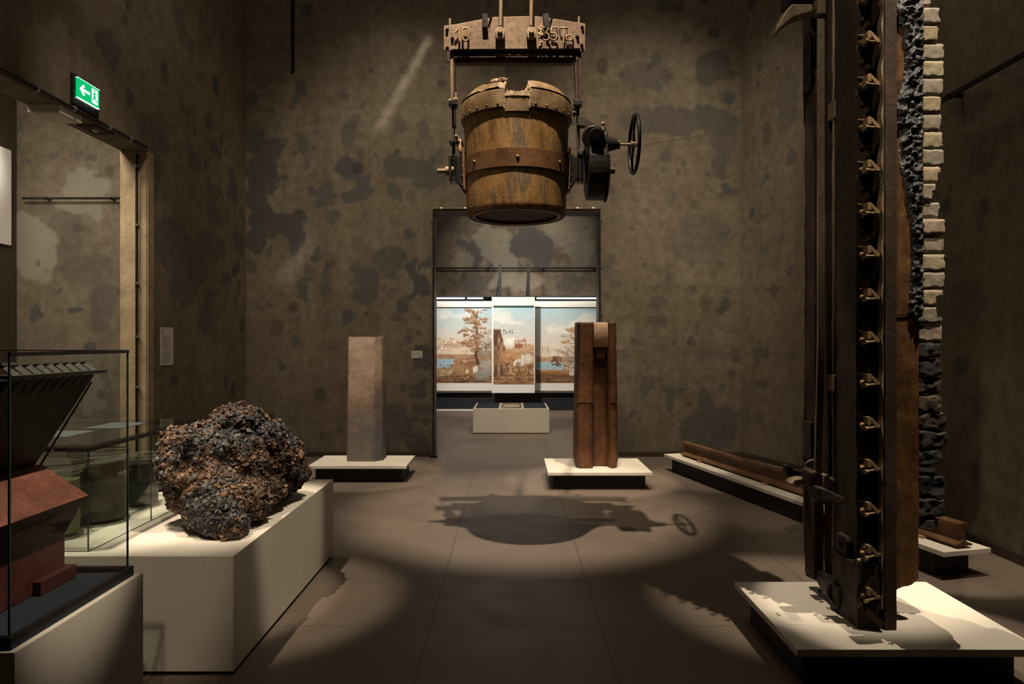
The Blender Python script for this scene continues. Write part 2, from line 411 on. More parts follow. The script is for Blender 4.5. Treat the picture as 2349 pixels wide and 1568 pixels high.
def stone_left():
    m = M('grey_pink_stone'); v = m.coord(); sx = m.n.new('ShaderNodeSeparateXYZ'); m.lk(v, sx.inputs[0])
    n1 = m.noise(v, 2.2, 6, .6, .5); n2 = m.noise(v, 14, 7, .7); n3 = m.noise(v, 120, 3, .6)
    f = m.math('ADD', m.math('MULTIPLY', sx.outputs[2], .42), m.math('MULTIPLY', n1, .75))
    col = m.ramp(f, [(.30, (.17, .125, .07)), (.46, (.15, .135, .125)), (.60, (.27, .18, .115)), (.78, (.38, .26, .18)), (.98, (.42, .31, .235))])
    col = m.mix(col, m.ramp(n2, [(.3, (.72, .7, .7)), (.7, (1.14, 1.14, 1.14))]), .8, 'MULTIPLY')
    # purple-grey kiln stain along the right edge
    st = m.math('MULTIPLY', m.ramp(m.math('ADD', sx.outputs[0], m.math('MULTIPLY', n1, .12)), [(.10, (0, 0, 0)), (.2, (1, 1, 1))]),
                m.ramp(m.math('ADD', m.math('MULTIPLY', sx.outputs[2], .6), m.math('MULTIPLY', n1, .3)), [(.62, (1, 1, 1)), (.78, (0, 0, 0))]))
    col = m.mix(col, (.085, .085, .10, 1), m.math('MULTIPLY', st, .65))
    return m.fin(col, .7, 0, m.bump(m.math('ADD', m.math('MULTIPLY', n2, .6), m.math('MULTIPLY', n3, .4)), .6, .006), .3)
MAT['stone_left'] = stone_left()

def slag_mat():
    m = M('slag'); v = m.coord()
    at = m.n.new('ShaderNodeAttribute'); at.attribute_name = 'chunk'
    n = m.noise(v, 90, 5, .7)
    col = m.mix(at.outputs['Color'], m.ramp(n, [(.3, (.5, .47, .45)), (.6, (1.2,)*3), (.75, (1.7, 1.6, 1.5))]), 1.0, 'MULTIPLY')
    return m.fin(col, .55, .05, m.bump(n, .6, .004), .5)
MAT['slag'] = slag_mat()
def tar_mat():
    m = M('tar'); v = m.coord(); n = m.noise(v, 45, 6, .7); n2 = m.noise(v, 130, 3, .6)
    h = m.math('ADD', n, m.math('MULTIPLY', n2, .3))
    return m.fin(m.ramp(n, [(.3, (.006, .006, .006)), (.7, (.03, .028, .025))]), m.ramp(n2, [(.3, (.12,)*3), (.7, (.42,)*3)]), 0, m.bump(h, 1.0, .012), .9)
MAT['tar'] = tar_mat()
def brick(name, c1, c2):
    m = M(name); v = m.coord(); n = m.noise(v, 14, 6, .65); n2 = m.noise(v, 110, 4, .6)
    col = m.ramp(n, [(.3, c1), (.7, c2)]); col = m.mix(col, m.ramp(n2, [(.3, (.75,)*3), (.7, (1.1,)*3)]), .6, 'MULTIPLY')
    n4 = m.noise(v, 34, 6, .75); col = m.mix(col, m.ramp(n4, [(.3, (.72, .7, .66)), (.6, (1.12,)*3)]), .8, 'MULTIPLY')
    return m.fin(col, .8, 0, m.bump(m.math('ADD', m.math('ADD', n, n4), m.math('MULTIPLY', n2, .4)), .45, .005), .25)
MAT['brick'] = [brick('fire_brick_grey', (.27, .235, .18), (.36, .31, .24)), brick('fire_brick_buff', (.34, .26, .165), (.44, .35, .24)),
                brick('fire_brick_yellow', (.36, .30, .19), (.42, .36, .25)), brick('fire_brick_pink', (.36, .27, .2), (.44, .35, .27))]
MAT['brick_black'] = brick('sooty_brick', (.018, .017, .017), (.055, .05, .046))
MAT['brick_scorched'] = brick('scorched_brick', (.04, .03, .022), (.13, .095, .065))

def glass(name, col=(.972, .985, .978), ior=1.45, rough=0.0, mixv=.0):
    m = M(name); m.nt.nodes.remove(m.b)
    g = m.n.new('ShaderNodeBsdfTransparent'); g.inputs[0].default_value = (*col, 1)
    gl = m.n.new('ShaderNodeBsdfGlossy'); gl.inputs['Roughness'].default_value = rough; gl.inputs[0].default_value = (1, 1, 1, 1)
    fr = m.n.new('ShaderNodeFresnel'); fr.inputs[0].default_value = ior
    mx = m.n.new('ShaderNodeMixShader'); ge = m.n.new('ShaderNodeNewGeometry'); ft = m.math('MULTIPLY', fr.outputs[0], m.math('SUBTRACT', 1.0, ge.outputs['Backfacing'])); m.lk(ft, mx.inputs[0]); m.lk(g.outputs[0], mx.inputs[1]); m.lk(gl.outputs[0], mx.inputs[2])
    m.lk(mx.outputs[0], m.out.inputs[0]); return m.m
MAT['glass'] = glass('cabinet_glass'); MAT['glass_edge'] = flat('glass_edge', (.03, .045, .035), .2)
MAT['jar_glass'] = glass('jar_glass', (.93, .96, .91), 1.8, .03)
MAT['smoke_glass'] = glass('smoked_lid_glass', (.72, .75, .73), 1.5, .01)
def emit(name, col, st):
    m = M(name); m.b.inputs['Base Color'].default_value = (*col, 1); m.b.inputs['Emission Color'].default_value = (*col, 1)
    m.b.inputs['Emission Strength'].default_value = st; return m.m
MAT['led'] = emit('led_strip', (1, .98, .94), 3.2)
MAT['sign_green'] = emit('exit_green', (.0, .40, .13), 1.0)
MAT['sign_white'] = emit('exit_white', (.80, 1.0, .88), 1.0)
MAT['screen'] = emit('lit_screen', (1, .95, .84), .62)
def paint_mat():
    m = M('painted_paper'); at = m.n.new('ShaderNodeAttribute'); at.attribute_name = 'paint'
    return m.fin(at.outputs['Color'], .35, 0, None, .4)
MAT['paint'] = paint_mat()
MAT['board_white'] = flat('panel_mount', (.78, .74, .68), .6)
# ================================================================ ROOM SHELL
def set_attr(me, name, arr):
    a = me.color_attributes.new(name, 'FLOAT_COLOR', 'POINT')
    buf = np.ones((len(me.vertices), 4)); buf[:len(arr), :3] = arr; a.data.foreach_set('color', buf.ravel())

def patch_masks(u, v, blobs, lights=(), seed=1, spots=0, unit=1.0):
    """u, v in metres on the wall; blobs (u, v, ru, rv, strength)"""
    wu = u + (fbm2(u*5/unit, v*5/unit, seed, 4)-.5)*.26*unit + (fbm2(u*22, v*22, seed+9, 3)-.5)*.05
    wv = v + (fbm2(u*5/unit, v*5/unit, seed+50, 4)-.5)*.26*unit + (fbm2(u*22, v*22, seed+60, 3)-.5)*.05
    D = np.zeros_like(u); Lm = np.zeros_like(u); H = np.zeros_like(u)
    for (a, b, ra, rb, st) in blobs:
        d = np.sqrt(((wu-a)/ra)**2 + ((wv-b)/rb)**2); D = np.maximum(D, st*sstep(1.06, .92, d))
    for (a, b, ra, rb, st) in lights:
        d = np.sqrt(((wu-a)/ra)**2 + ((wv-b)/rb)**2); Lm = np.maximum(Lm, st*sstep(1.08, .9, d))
    return np.stack([D, Lm, H], 1)

def grid_wall(name, origin, ud, vd, U, V, step, hole=None, blobs=(), lights=(), seed=1, spots=0, mat=None, solid=(), unit=1.0):
    """a wall face as a fine grid (u along ud, v up), with solid boxes behind it"""
    nu = int(U/step)+1; nv = int(V/step)+1
    us = np.linspace(0, U, nu); vs = np.linspace(0, V, nv)
    if hole:  # snap grid lines to the opening
        for h in (hole[0], hole[1]): us[np.argmin(abs(us-h))] = h
        for h in (hole[3],): vs[np.argmin(abs(vs-h))] = h
    gu, gv = np.meshgrid(us, vs); gu = gu.ravel(); gv = gv.ravel()
    o = np.array(origin); pts = o + gu[:, None]*np.array(ud) + gv[:, None]*np.array(vd)
    f = []
    for j in range(nv-1):
        for i in range(nu-1):
            if hole:
                cu = (us[i]+us[i+1])/2; cv = (vs[j]+vs[j+1])/2
                if hole[0] < cu < hole[1] and hole[2] < cv < hole[3]: continue
            a = j*nu+i; f.append((a, a+1, a+nu+1, a+nu))
    extra = MB()
    for b in solid: extra.box(*b)
    n = len(pts); verts = [tuple(p) for p in pts] + extra.v; f += [tuple(i+n for i in q) for q in extra.f]
    me = bpy.data.meshes.new(name); me.from_pydata(verts, [], f); me.update()
    masks = patch_masks(gu, gv, blobs, lights, seed, 0, unit)
    # small scattered stains
    rnd = random.Random(seed); D, H = masks[:, 0], masks[:, 2]
    wu = gu + (fbm2(gu*14, gv*14, seed+3, 3)-.5)*.06; wv = gv + (fbm2(gu*14, gv*14, seed+4, 3)-.5)*.06
    for i in range(spots):
        a = rnd.uniform(0, U); b = rnd.uniform(0, V); r = rnd.choice([.018, .025, .035, .05, .07, .09]); q = rnd.uniform(.8, 1.5)
        near = (abs(gu-a) < r*2) & (abs(gv-b) < r*q*2)
        d = np.sqrt(((wu[near]-a)/r)**2 + ((wv[near]-b)/(r*q))**2); s = rnd.uniform(.4, 1.0)*sstep(1.1, .8, d)
        if rnd.random() < .4: H[near] = np.maximum(H[near], s)
        else: D[near] = np.maximum(D[near], s)
    masks[:, 0] = D; masks[:, 2] = H
    full = np.zeros((len(verts), 3)); full[:n] = masks
    set_attr(me, 'patch', full)
    me.materials.append(mat or MAT['wall'])
    ob = bpy.data.objects.new(name, me); link(ob); struct(ob); ORG[ob.name] = Vector((0, 0, 0)); return ob

YB = 9.53; XL = -3.71; XR = 3.19; TOP = 9.0
# --- back wall: stains measured on the wall surface (converted from the photograph's pixels)
def onback(lst, Y=YB, x0=XL):
    return [(X_(a, Y)-x0, Z_(b, Y), rx/F*Y, ry/F*Y, s) for a, b, rx, ry, s in lst]
back_blobs = onback([
 (590,330,26,42,.95),(624,345,20,22,.95),(598,400,34,50,1),(620,428,18,26,.95),(585,450,22,40,.95),(600,500,40,34,1),(650,505,48,26,1),(672,540,16,52,1),(590,548,26,30,.9),(520,540,34,26,.6),(640,535,30,14,.9),
 (575,610,12,26,.6),(805,298,17,24,.6),(912,292,22,20,.55),(868,370,5,34,.6),(805,385,32,26,.95),(828,420,18,28,.9),(820,445,36,16,.9),(730,435,28,12,.85),(745,425,14,18,.8),(750,456,18,14,.85),
 (940,385,62,28,.8),(985,410,42,24,.75),(900,440,16,12,.75),(912,455,22,18,.75),(766,490,21,15,.7),(896,600,35,36,.75),(830,625,16,22,.8),(850,650,22,36,.8),(838,675,34,18,.8),(820,610,12,16,.7),
 (745,630,13,22,.7),(748,660,22,20,.75),(700,650,13,24,.7),(694,680,12,22,.85),(950,610,16,20,1),(958,650,16,42,1),(975,660,20,24,1),(985,612,16,16,.95),(733,580,14,16,.5),(706,612,12,10,.6),(516,640,14,20,.6),(620,652,9,10,.6),(626,575,9,10,.7),(618,695,8,9,.7),
 (622,250,10,9,.7),(790,216,10,9,.6),(724,294,12,10,.5),(678,322,10,11,.6),(700,376,9,14,.6),(905,672,14,8,.5),(890,660,8,7,.6),(700,728,7,7,.6),(756,725,7,6,.6),(870,730,8,6,.6),
 (968,815,26,28,.95),(935,780,10,12,.6),(960,830,14,14,.9),(966,885,13,24,.85),(950,895,16,20,.6),(905,985,40,62,.62),(970,935,22,13,.9),(948,963,6,7,.8),(968,964,10,9,.9),(950,1030,9,14,.9),(972,1025,16,20,.9),(960,1005,8,6,.7),
 (1470,270,52,28,.62),(1540,280,90,34,.72),(1640,275,62,34,.78),(1660,320,34,26,.6),(1650,370,18,32,.7),(1668,440,28,20,.85),(1650,400,18,22,.6),(1480,180,60,28,.55),(1635,155,44,34,.75),(1655,532,16,13,.6),(1570,377,9,10,.7),
 (1600,545,60,60,.3),(1405,600,14,10,.4),(1400,780,12,10,.7),(1510,690,14,12,.6),(1515,730,14,9,.7),(1590,670,12,8,.6),(1670,670,7,9,.8),(1585,608,7,7,.7),(1662,608,8,8,.7),(1500,665,10,6,.5),
 (1485,890,14,22,.6),(1540,895,22,18,.7),(1538,925,14,22,.7),(1562,892,12,10,.7),(1618,920,22,40,.75),(1610,985,56,44,.78),(1660,985,36,50,.78),(1655,892,12,12,.7),(1600,1040,50,20,.78),(1430,1000,30,50,.4),(1430,820,16,16,.5),
 (1392,620,14,24,.5),(1388,690,8,14,.6),(1580,810,60,12,.35),(1650,812,30,12,.45)])
door_u = (X_(993, YB)-XL, X_(1377, YB)-XL, -1, 3.43)
dx0, dx1 = X_(993, YB), X_(1377, YB)
grid_wall('wall_back', (XL, YB, 0), (1, 0, 0), (0, 0, 1), XR-XL, TOP, .022, door_u, back_blobs, (), 3, 420,
          solid=[(XL, dx0, YB+.004, YB+.3, 0, TOP), (dx1, XR+.6, YB+.004, YB+.3, 0, TOP), (dx0, dx1, YB+.004, YB+.3, 3.43, TOP)])
# --- left wall with its wide opening (far jamb at y = 6.96)
LJ = 6.96
def onleft(lst):
    out = []
    for a, b, rx, ry, s in lst:
        Y = F*3.71/(CX-a); out.append((YB-Y, Z_(b, Y), rx*Y/(CX-a), ry/F*Y, s))
    return out
left_blobs = onleft([(250,110,34,40,.75),(415,60,14,34,.5),(430,250,16,12,.6),(470,280,8,16,.6),(495,345,8,24,.6),(355,310,30,40,.6),(440,350,14,14,.5),(485,440,14,22,.6),(490,490,16,24,.6),(535,440,14,30,.7),(490,570,30,40,.6),(440,600,40,60,.5),(390,560,40,70,.55),(420,660,30,40,.5),(515,645,14,20,.7),(470,730,18,30,.6),(555,490,8,14,.6),(520,500,8,18,.5),(448,378,12,14,.5),(352,400,14,60,.6),(550,560,12,30,.55)])
grid_wall('wall_left', (XL, YB, 0), (0, -1, 0), (0, 0, 1), YB-0.5, TOP, .03, (YB-LJ, YB-3.0, -1, 3.55), left_blobs, (), 11, 320,
          solid=[(XL-.28, XL-.004, LJ, YB+.3, 0, TOP), (XL-.28, XL-.004, -2.5, LJ, 3.55, TOP), (XL-.28, XL-.004, -2.5, 3.0, 0, 3.55)])
j = MB(); j.box(XL-.279, XL-.012, LJ-.012, LJ-.001, 0, 3.549); jo = j.build('trim_1', MAT['jamb']); struct(jo)
# pale chamfered plaster return on the room side of the jamb
j = MB(); j.box(XL-.003, XL+.006, LJ-.012, LJ+.10, 0, 3.54); jo = j.build('trim_2', MAT['jamb']); struct(jo)
# --- right wall: a short slanting piece, then straight towards the camera
xa, ya, xb, yb = 3.19, YB, 3.66, 8.2
d = Vector((xb-xa, yb-ya, 0)); Ld = d.length; d.normalize()
def onslant(lst):
    out = []
    for a, b, rx, ry, s in lst:
        k = (a-CX)/F; t = (k*ya-xa)/((xb-xa)-k*(yb-ya)); Y = ya+(yb-ya)*t
        out.append((t*Ld, Z_(b, Y), rx/F*Y*1.6, ry/F*Y, s))
    return out
sl_blobs = onslant([(1752,250,9,14,.5),(1755,335,14,9,.5),(1755,413,9,10,.7),(1752,495,6,9,.7),(1750,570,9,11,.6),(1806,628,9,14,.85),(1793,552,6,16,.6),(1755,658,6,6,.7),(1748,800,10,13,.7),(1758,885,16,10,.7),(1748,965,7,8,.6),(1810,230,22,70,.5)])
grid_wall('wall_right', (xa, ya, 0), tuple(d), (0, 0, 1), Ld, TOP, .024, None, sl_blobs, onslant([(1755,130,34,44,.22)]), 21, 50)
rb = []
rnd = random.Random(5)
for i in range(26): rb.append((rnd.uniform(0, 8), rnd.uniform(.3, 5.5), rnd.uniform(.06, .25), rnd.uniform(.06, .3), rnd.uniform(.3, .6)))
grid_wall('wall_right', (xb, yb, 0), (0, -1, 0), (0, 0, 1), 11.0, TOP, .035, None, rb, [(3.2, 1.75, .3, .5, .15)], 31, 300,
          solid=[(xb+.004, xb+.3, -2.8, yb, 0, TOP)])
# --- wall behind the camera, floor, ceiling
m = MB(); m.box(-8.2, 4.2, -2.8, -2.5, 0, TOP); struct(m.build('wall_front', MAT['wall']))
m = MB(); m.box(-8.4, 8.0, -2.8, 19.0, -.2, 0); struct(m.build('floor', MAT['floor']))
m = MB(); m.box(-8.4, 4.4, -2.8, YB+.3, TOP, TOP+.2); struct(m.build('ceiling', MAT['wall']))
# --- side room to the left
side_l = onback([(120,590,90,100,0)], YB, -8.0)
def onside(lst): return [(X_(a, YB)+8.0, Z_(b, YB), rx/F*YB, ry/F*YB, s) for a, b, rx, ry, s in lst]
grid_wall('wall_side_room', (-8.0, YB-.03, 0), (1, 0, 0), (0, 0, 1), 4.0, 5.6, .025, None,
          onside([(80,725,14,20,.9),(92,722,12,16,.9),(172,718,9,9,.9),(140,668,9,10,.8),(47,292,10,10,.7),(60,370,9,8,.7),(190,365,8,8,.7),(218,368,7,9,.8),(128,365,10,8,.6),(200,620,60,40,.45),(150,540,40,60,.4),(240,700,30,60,.5),(225,960,45,110,.5)]),
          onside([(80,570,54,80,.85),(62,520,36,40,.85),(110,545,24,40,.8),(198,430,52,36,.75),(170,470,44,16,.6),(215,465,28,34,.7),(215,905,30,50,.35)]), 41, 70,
          solid=[(-8.2, -3.99, YB, YB+.3, 0, 5.6)])
m = MB(); m.box(-8.4, -8.2, -2.8, YB+.3, 0, 5.6); struct(m.build('wall_side_far', MAT['wall']))
m = MB(); m.box(-8.4, -3.995, -2.5, YB+.3, 5.6, 5.8); struct(m.build('ceiling_side_room', MAT['wall']))
part_w = MB().box(-7.0, X_(36, 9.45), 6.0, 9.45, 0, 5.2).build('wall_partition', MAT['dark_brown']); struct(part_w)
# --- gallery beyond the doorway
gb = [(rnd.uniform(1.5, 8.5), rnd.uniform(2.6, 6.0), rnd.uniform(.15, .5), rnd.uniform(.15, .4), rnd.uniform(.4, .8)) for i in range(16)]
def ongal(lst): return [(X_(a, 17.5)+5, Z_(b, 17.5), rx/F*17.5, ry/F*17.5, s) for a, b, rx, ry, s in lst]
grid_wall('wall_gallery', (-5, 17.5, 0), (1, 0, 0), (0, 0, 1), 10, 6, .045, None,
          ongal([(1215,560,56,40,.8),(1090,580,28,34,.8),(1240,590,34,30,.8),(1060,560,14,10,.7),(1150,600,40,30,.6),(1080,650,50,20,.6),(1140,550,8,14,1),(1165,545,8,10,1),(1330,560,8,40,.6),(1310,650,40,30,.5),(1340,600,30,50,.4)]),
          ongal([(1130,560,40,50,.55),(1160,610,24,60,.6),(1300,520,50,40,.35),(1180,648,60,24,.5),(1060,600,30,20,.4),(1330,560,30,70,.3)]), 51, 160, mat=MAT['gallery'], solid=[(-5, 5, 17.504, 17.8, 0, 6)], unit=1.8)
m = MB(); m.box(-5.2, -5.0, YB+.3, 17.8, 0, 6); struct(m.build('wall_gallery_left', MAT['wall']))
m = MB(); m.box(5.0, 5.2, YB+.3, 17.8, 0, 6); struct(m.build('wall_gallery_right', MAT['wall']))
m = MB(); m.box(-5.2, 5.2, YB+.3, 17.8, 6, 6.2); struct(m.build('ceiling_gallery', MAT['wall']))
# --- skirtings
def skirt(name, b): struct(MB().box(*b).build(name, MAT['baseboard']))
skirt('baseboard_back', (dx1+.02, XR, YB-.018, YB-.001, .001, .07))
skirt('baseboard_back', (XL+.02, dx0-.02, YB-.018, YB-.001, .001, .07))
skirt('baseboard_left', (XL+.001, XL+.02, LJ+.11, YB-.02, .001, .07))
skirt('baseboard_right', (xb-.02, xb-.001, -2.4, yb, .001, .075))
nrm = Vector((-d.y, d.x, 0)); nrm = -nrm if nrm.y > 0 else nrm
b = MB(); p0 = Vector((xa, ya, .036)) + nrm*.011; b.bar(p0, p0 + d*Ld, .07, .018, up=nrm); struct(b.build('baseboard_right', MAT['baseboard']))
# --- doorway trim: steel angles and conduits with clips
t = MB(); t.box(dx0, dx0+.02, YB-.02, YB+.3, 0, 3.43); struct(t.build('trim_3', MAT['black_steel']))
t = MB(); t.box(dx1-.02, dx1, YB-.02, YB+.3, 0, 3.43); struct(t.build('trim_4', MAT['black_steel']))
t = MB(); t.box(dx0, dx1, YB-.01, YB+.3, 3.41, 3.43); struct(t.build('trim_5', MAT['dark_rust']))

t = MB(); t.box(X_(668, YB), X_(676, YB), YB-.012, YB-.001, Z_(168, YB), TOP-.01); struct(t.build('trim_6', MAT['black_steel']))
# ---------------------------------------------------------------- conduits with clips
def conduit(label, pts, r, clips, mat=None, group=None, name='conduit', clip_r=1.7, flange=None):
    t = thing(name, label, 'conduit' if name == 'conduit' else 'rail', pts[0], group)
    MB().tube(pts, r, 10).build('pipe', mat or MAT['black_steel'], t, smooth=50)
    for c, ax in clips:
        c = Vector(c); dv = Vector(ax)*.012
        m = MB().cyl(c-dv, c+dv, r*clip_r, n=12)
        if flange: f = Vector(flange); m.bar(c, c+f, .012, .022, up=ax)
        m.build('clip', MAT['steel_light'], t, smooth=50)
    return t
z_ = lambda py, Y: Z_(py, Y)
conduit('thin black conduit clipped up the pale far jamb of the left opening', [(X_(313, LJ-.04), LJ-.035, .02), (X_(313, LJ-.04), LJ-.035, 3.50)], .013,
        [((X_(313, LJ-.04), LJ-.035, z_(y, LJ)), (0, 0, 1)) for y in (383, 517, 650, 772, 887)], flange=(0, .03, 0))
conduit('black conduit running along the lintel edge under the exit sign', [(XL+.02, 6.9, 3.565), (XL+.02, 4.0, 3.565)], .014,
        [((XL+.02, y, 3.565), (0, 1, 0)) for y in (6.6, 6.25, 5.75, 5.3)], MAT['black_steel'], flange=(-.03, 0, 0))
conduit('slim conduit clipped down the left side of the doorway', [(dx0-.012, YB-.015, .03), (dx0-.012, YB-.015, 3.44)], .011,
        [((dx0-.012, YB-.015, z_(y, YB)), (0, 0, 1)) for y in (507, 612, 720, 830, 960)], MAT['rod_rust'])
conduit('slim conduit clipped down the right side of the doorway', [(dx1+.012, YB-.015, .03), (dx1+.012, YB-.015, 3.44)], .011,
        [((dx1+.012, YB-.015, z_(y, YB)), (0, 0, 1)) for y in (505, 612, 720, 830)], MAT['rod_rust'])
conduit('horizontal conduit above the doorway head behind the hanging ladle', [(dx0, YB-.02, 3.46), (dx1, YB-.02, 3.46)], .010,
        [((x, YB-.02, 3.46), (1, 0, 0)) for x in (dx0+.12, dx0+.45, dx1-.32, dx1-.1)], MAT['rod_rust'])
f = MB(); f.box(dx0-.03, dx0+.07, YB-.10, YB-.021, .001, .03)
tag(f.build('floor_stop', MAT['black_steel']), 'small black metal foot on the floor at the left door jamb', 'door stop')
def wall_rod(label, p, q, r, br, off):
    t = thing('wall_rod', label, 'rod', p)
    MB().tube([p, q], r, 12).build('rod', MAT['gear_black'], t, smooth=50)
    for c in br:
        m = MB().bar(Vector(c), Vector(c)+Vector(off), .03, .03, up=(0, 0, 1)); m.ball(c, r*1.5)
        m.build('bracket', MAT['gear_black'], t)
wall_rod('dark horizontal rod fixed high on the right wall behind the brick stack', (xb-.10, 8.0, 3.6), (xb-.10, 2.0, 3.6), .022, [(xb-.10, y, 3.6) for y in (7.0, 5.55, 4.2)], (.10, 0, 0))
wall_rod('dark horizontal rod across the stained wall of the side room', (-6.75, YB-.12, 3.58), (-4.05, YB-.12, 3.58), .016, [(X_(119, YB), YB-.12, 3.58), (X_(266, YB), YB-.12, 3.58)], (0, .09, 0))
wall_rod('dark horizontal rod across the gallery wall above the landscape panels', (-3.0, 17.38, 3.48), (3.6, 17.38, 3.48), .02, [(x, 17.38, 3.48) for x in (-1.9, -.6, .8, 2.1)], (0, .12, 0))
# thin wire from the hand wheel to the slanting wall
wend = Vector((3.41, 8.9, Z_(288, 8.9)))
tag(MB().tube([P(1471, 333, 5.0), wend], .0016, 6).build('guy_wire', MAT['steel_light']), 'very thin wire stretched from the ladle hand wheel to the wall', 'wire')

# ---------------------------------------------------------------- exit sign, box fitting, detector
YS0, YS1 = 5.76, 6.06
t = thing('exit_sign', 'green lit emergency exit sign with white arrow and running figure', 'exit sign', (XL, 5.9, 3.6))
MB().box(XL+.001, XL+.028, YS0-.03, YS1+.03, 3.60, 3.86).build('housing', MAT['black_steel'], t, bevel=.004)
MB().box(XL+.029, XL+.046, YS0, YS1, 3.668, 3.832).build('sign_face', MAT['sign_green'], t)
def sgn(name, poly, mat, d=.0):   # poly in (u along +y, z) 0..1
    q = [(YS0+(YS1-YS0)*a, 3.668+.164*b) for a, b in poly]
    MB().prism(q, 'x', XL+.0465+d, XL+.048+d).build(name, mat, t)
sgn('arrow', [(.08,.5),(.24,.78),(.33,.74),(.23,.57),(.54,.57),(.54,.43),(.23,.43),(.33,.26),(.24,.22)], MAT['sign_white'])
sgn('door_symbol', [(.64,.12),(.92,.12),(.92,.9),(.64,.9)], MAT['sign_white'])
m = MB()
def run(poly): m.prism([(YS0+(YS1-YS0)*a, 3.668+.164*b) for a, b in poly], 'x', XL+.0485, XL+.0495)
run([(.70,.80),(.73,.86),(.77,.84),(.78,.78),(.74,.75)]); run([(.68,.60),(.76,.73),(.86,.64),(.84,.60),(.77,.65),(.81,.46),(.86,.30),(.90,.30),(.90,.25),(.83,.25),(.77,.42),(.73,.34),(.66,.22),(.64,.26),(.70,.38),(.74,.58),(.70,.57)])
m.build('running_figure', MAT['sign_green'], t)
for z in (3.664, 3.834): MB().box(XL+.03, XL+.049, YS0-.003, YS1+.003, z-.002, z+.003).build('edge_trim', MAT['sign_white'], t)
t = thing('emergency_light', 'cream box fitting mounted under the lintel of the left opening', 'light fitting', (-3.85, 5.7, 3.48))
MB().box(-3.975, -3.71, 5.60, 5.89, 3.482, 3.549).build('housing', MAT['housing'], t, bevel=.003)
MB().box(-3.955, -3.73, 5.62, 5.87, 3.476, 3.483).build('diffuser', MAT['housing'], t)
t = thing('smoke_detector', 'small round detector on a dark plate under the lintel', 'detector', (-3.82, 6.2, 3.55))
MB().box(-3.90, -3.73, 6.12, 6.40, 3.538, 3.549).build('plate', MAT['dark_rust'], t)
MB().cyl((-3.80, 6.24, 3.538), (-3.80, 6.24, 3.518), .028, .02, 20).build('sensor', MAT['steel_light'], t, smooth=40)

# ---------------------------------------------------------------- wall texts
def text_rows(t, org, ux, uz, nrm_, rows, mat=None, h=.0035):
    """thin printed lines: rows of (u0, u1, v)"""
    m = MB(); org = Vector(org); ux = Vector(ux); uz = Vector(uz); n = Vector(nrm_)
    for a, b, v in rows:
        p = org + ux*a + uz*v + n*.0006; q = org + ux*b + uz*v + n*.0006
        m.add([p-uz*h/2, q-uz*h/2, q+uz*h/2, p+uz*h/2], [(0, 1, 2, 3)])
    o = m.build('small_print', mat or MAT['ink_soft'], t); o['kind'] = 'stuff'; return o
y0, y1 = F*3.71/(CX-367), F*3.71/(CX-396.5)
t = thing('text_panel', 'tall pale text panel on the left wall beside the opening', 'text panel', (XL, (y0+y1)/2, 1.3))
MB().box(XL+.001, XL+.006, y0, y1, 1.350, 1.757).build('panel', MAT['card'], t)
rr = random.Random(2); rows = []
for i in range(25):
    if i in (12, 13): continue
    v = 1.66 - i*.0118; rows.append((.03, rr.uniform(.16, .2)*1.1 if i not in (11, 24) else .14, v-1.35))
text_rows(t, (XL+.0062, y0, 1.35), (0, 1, 0), (0, 0, 1), (1, 0, 0), rows)
MB().box(XL+.0062, XL+.0068, y0+.03, y0+.06, 1.722, 1.729).box(XL+.0062, XL+.0068, y0+.03, y0+.06, 1.704, 1.711).build('heading', MAT['ink'], t)
x0, x1, z1, z0 = X_(944, YB), X_(969, YB), Z_(804, YB), Z_(821, YB)
t = thing('wall_label', 'small white caption card on the back wall left of the doorway', 'caption', ((x0+x1)/2, YB, z0))
MB().box(x0, x1, YB-.006, YB-.001, z0, z1).build('card', MAT['card'], t)
text_rows(t, (x0, YB-.0062, z0), (1, 0, 0), (0, 0, 1), (0, -1, 0), [(.012, .08, .092), (.012, .135, .068), (.012, .14, .058), (.012, .12, .05)])
text_mesh('caption_number', '4 28', .026, MAT['ink'], (x1-.064, YB-.0068, z0+.01), Matrix.Rotation(radians(90), 3, 'X'), t)
# ================================================================ PLINTHS
def low_plinth(label, x0, x1, y0, y1, rot=0, piv=None, ins=(.06, .10), group='low white slabs on black bases'):
    t = thing('low_plinth', label, 'plinth', ((x0+x1)/2, (y0+y1)/2, 0) if rot == 0 else piv, group)
    if rot == 0:
        MB().box(x0, x1, y0, y1, .165, .2).build('slab', MAT['white'], t, bevel=.003)
        MB().box(x0+ins[0], x1-ins[0], y0+ins[1], y1-ins[1], .001, .165).build('base', MAT['black'], t)
    return t
low_plinth('low white plinth carrying the pale upright stone, left of the doorway', -2.31, -1.195, 7.72, 8.43)
low_plinth('low white plinth carrying the brown grooved stone, right of the doorway', .385, 1.51, 7.33, 8.22)
low_plinth('large low white plinth under the tall furnace section, lower right of the photo', 1.30, 2.42, 3.11, 3.99)
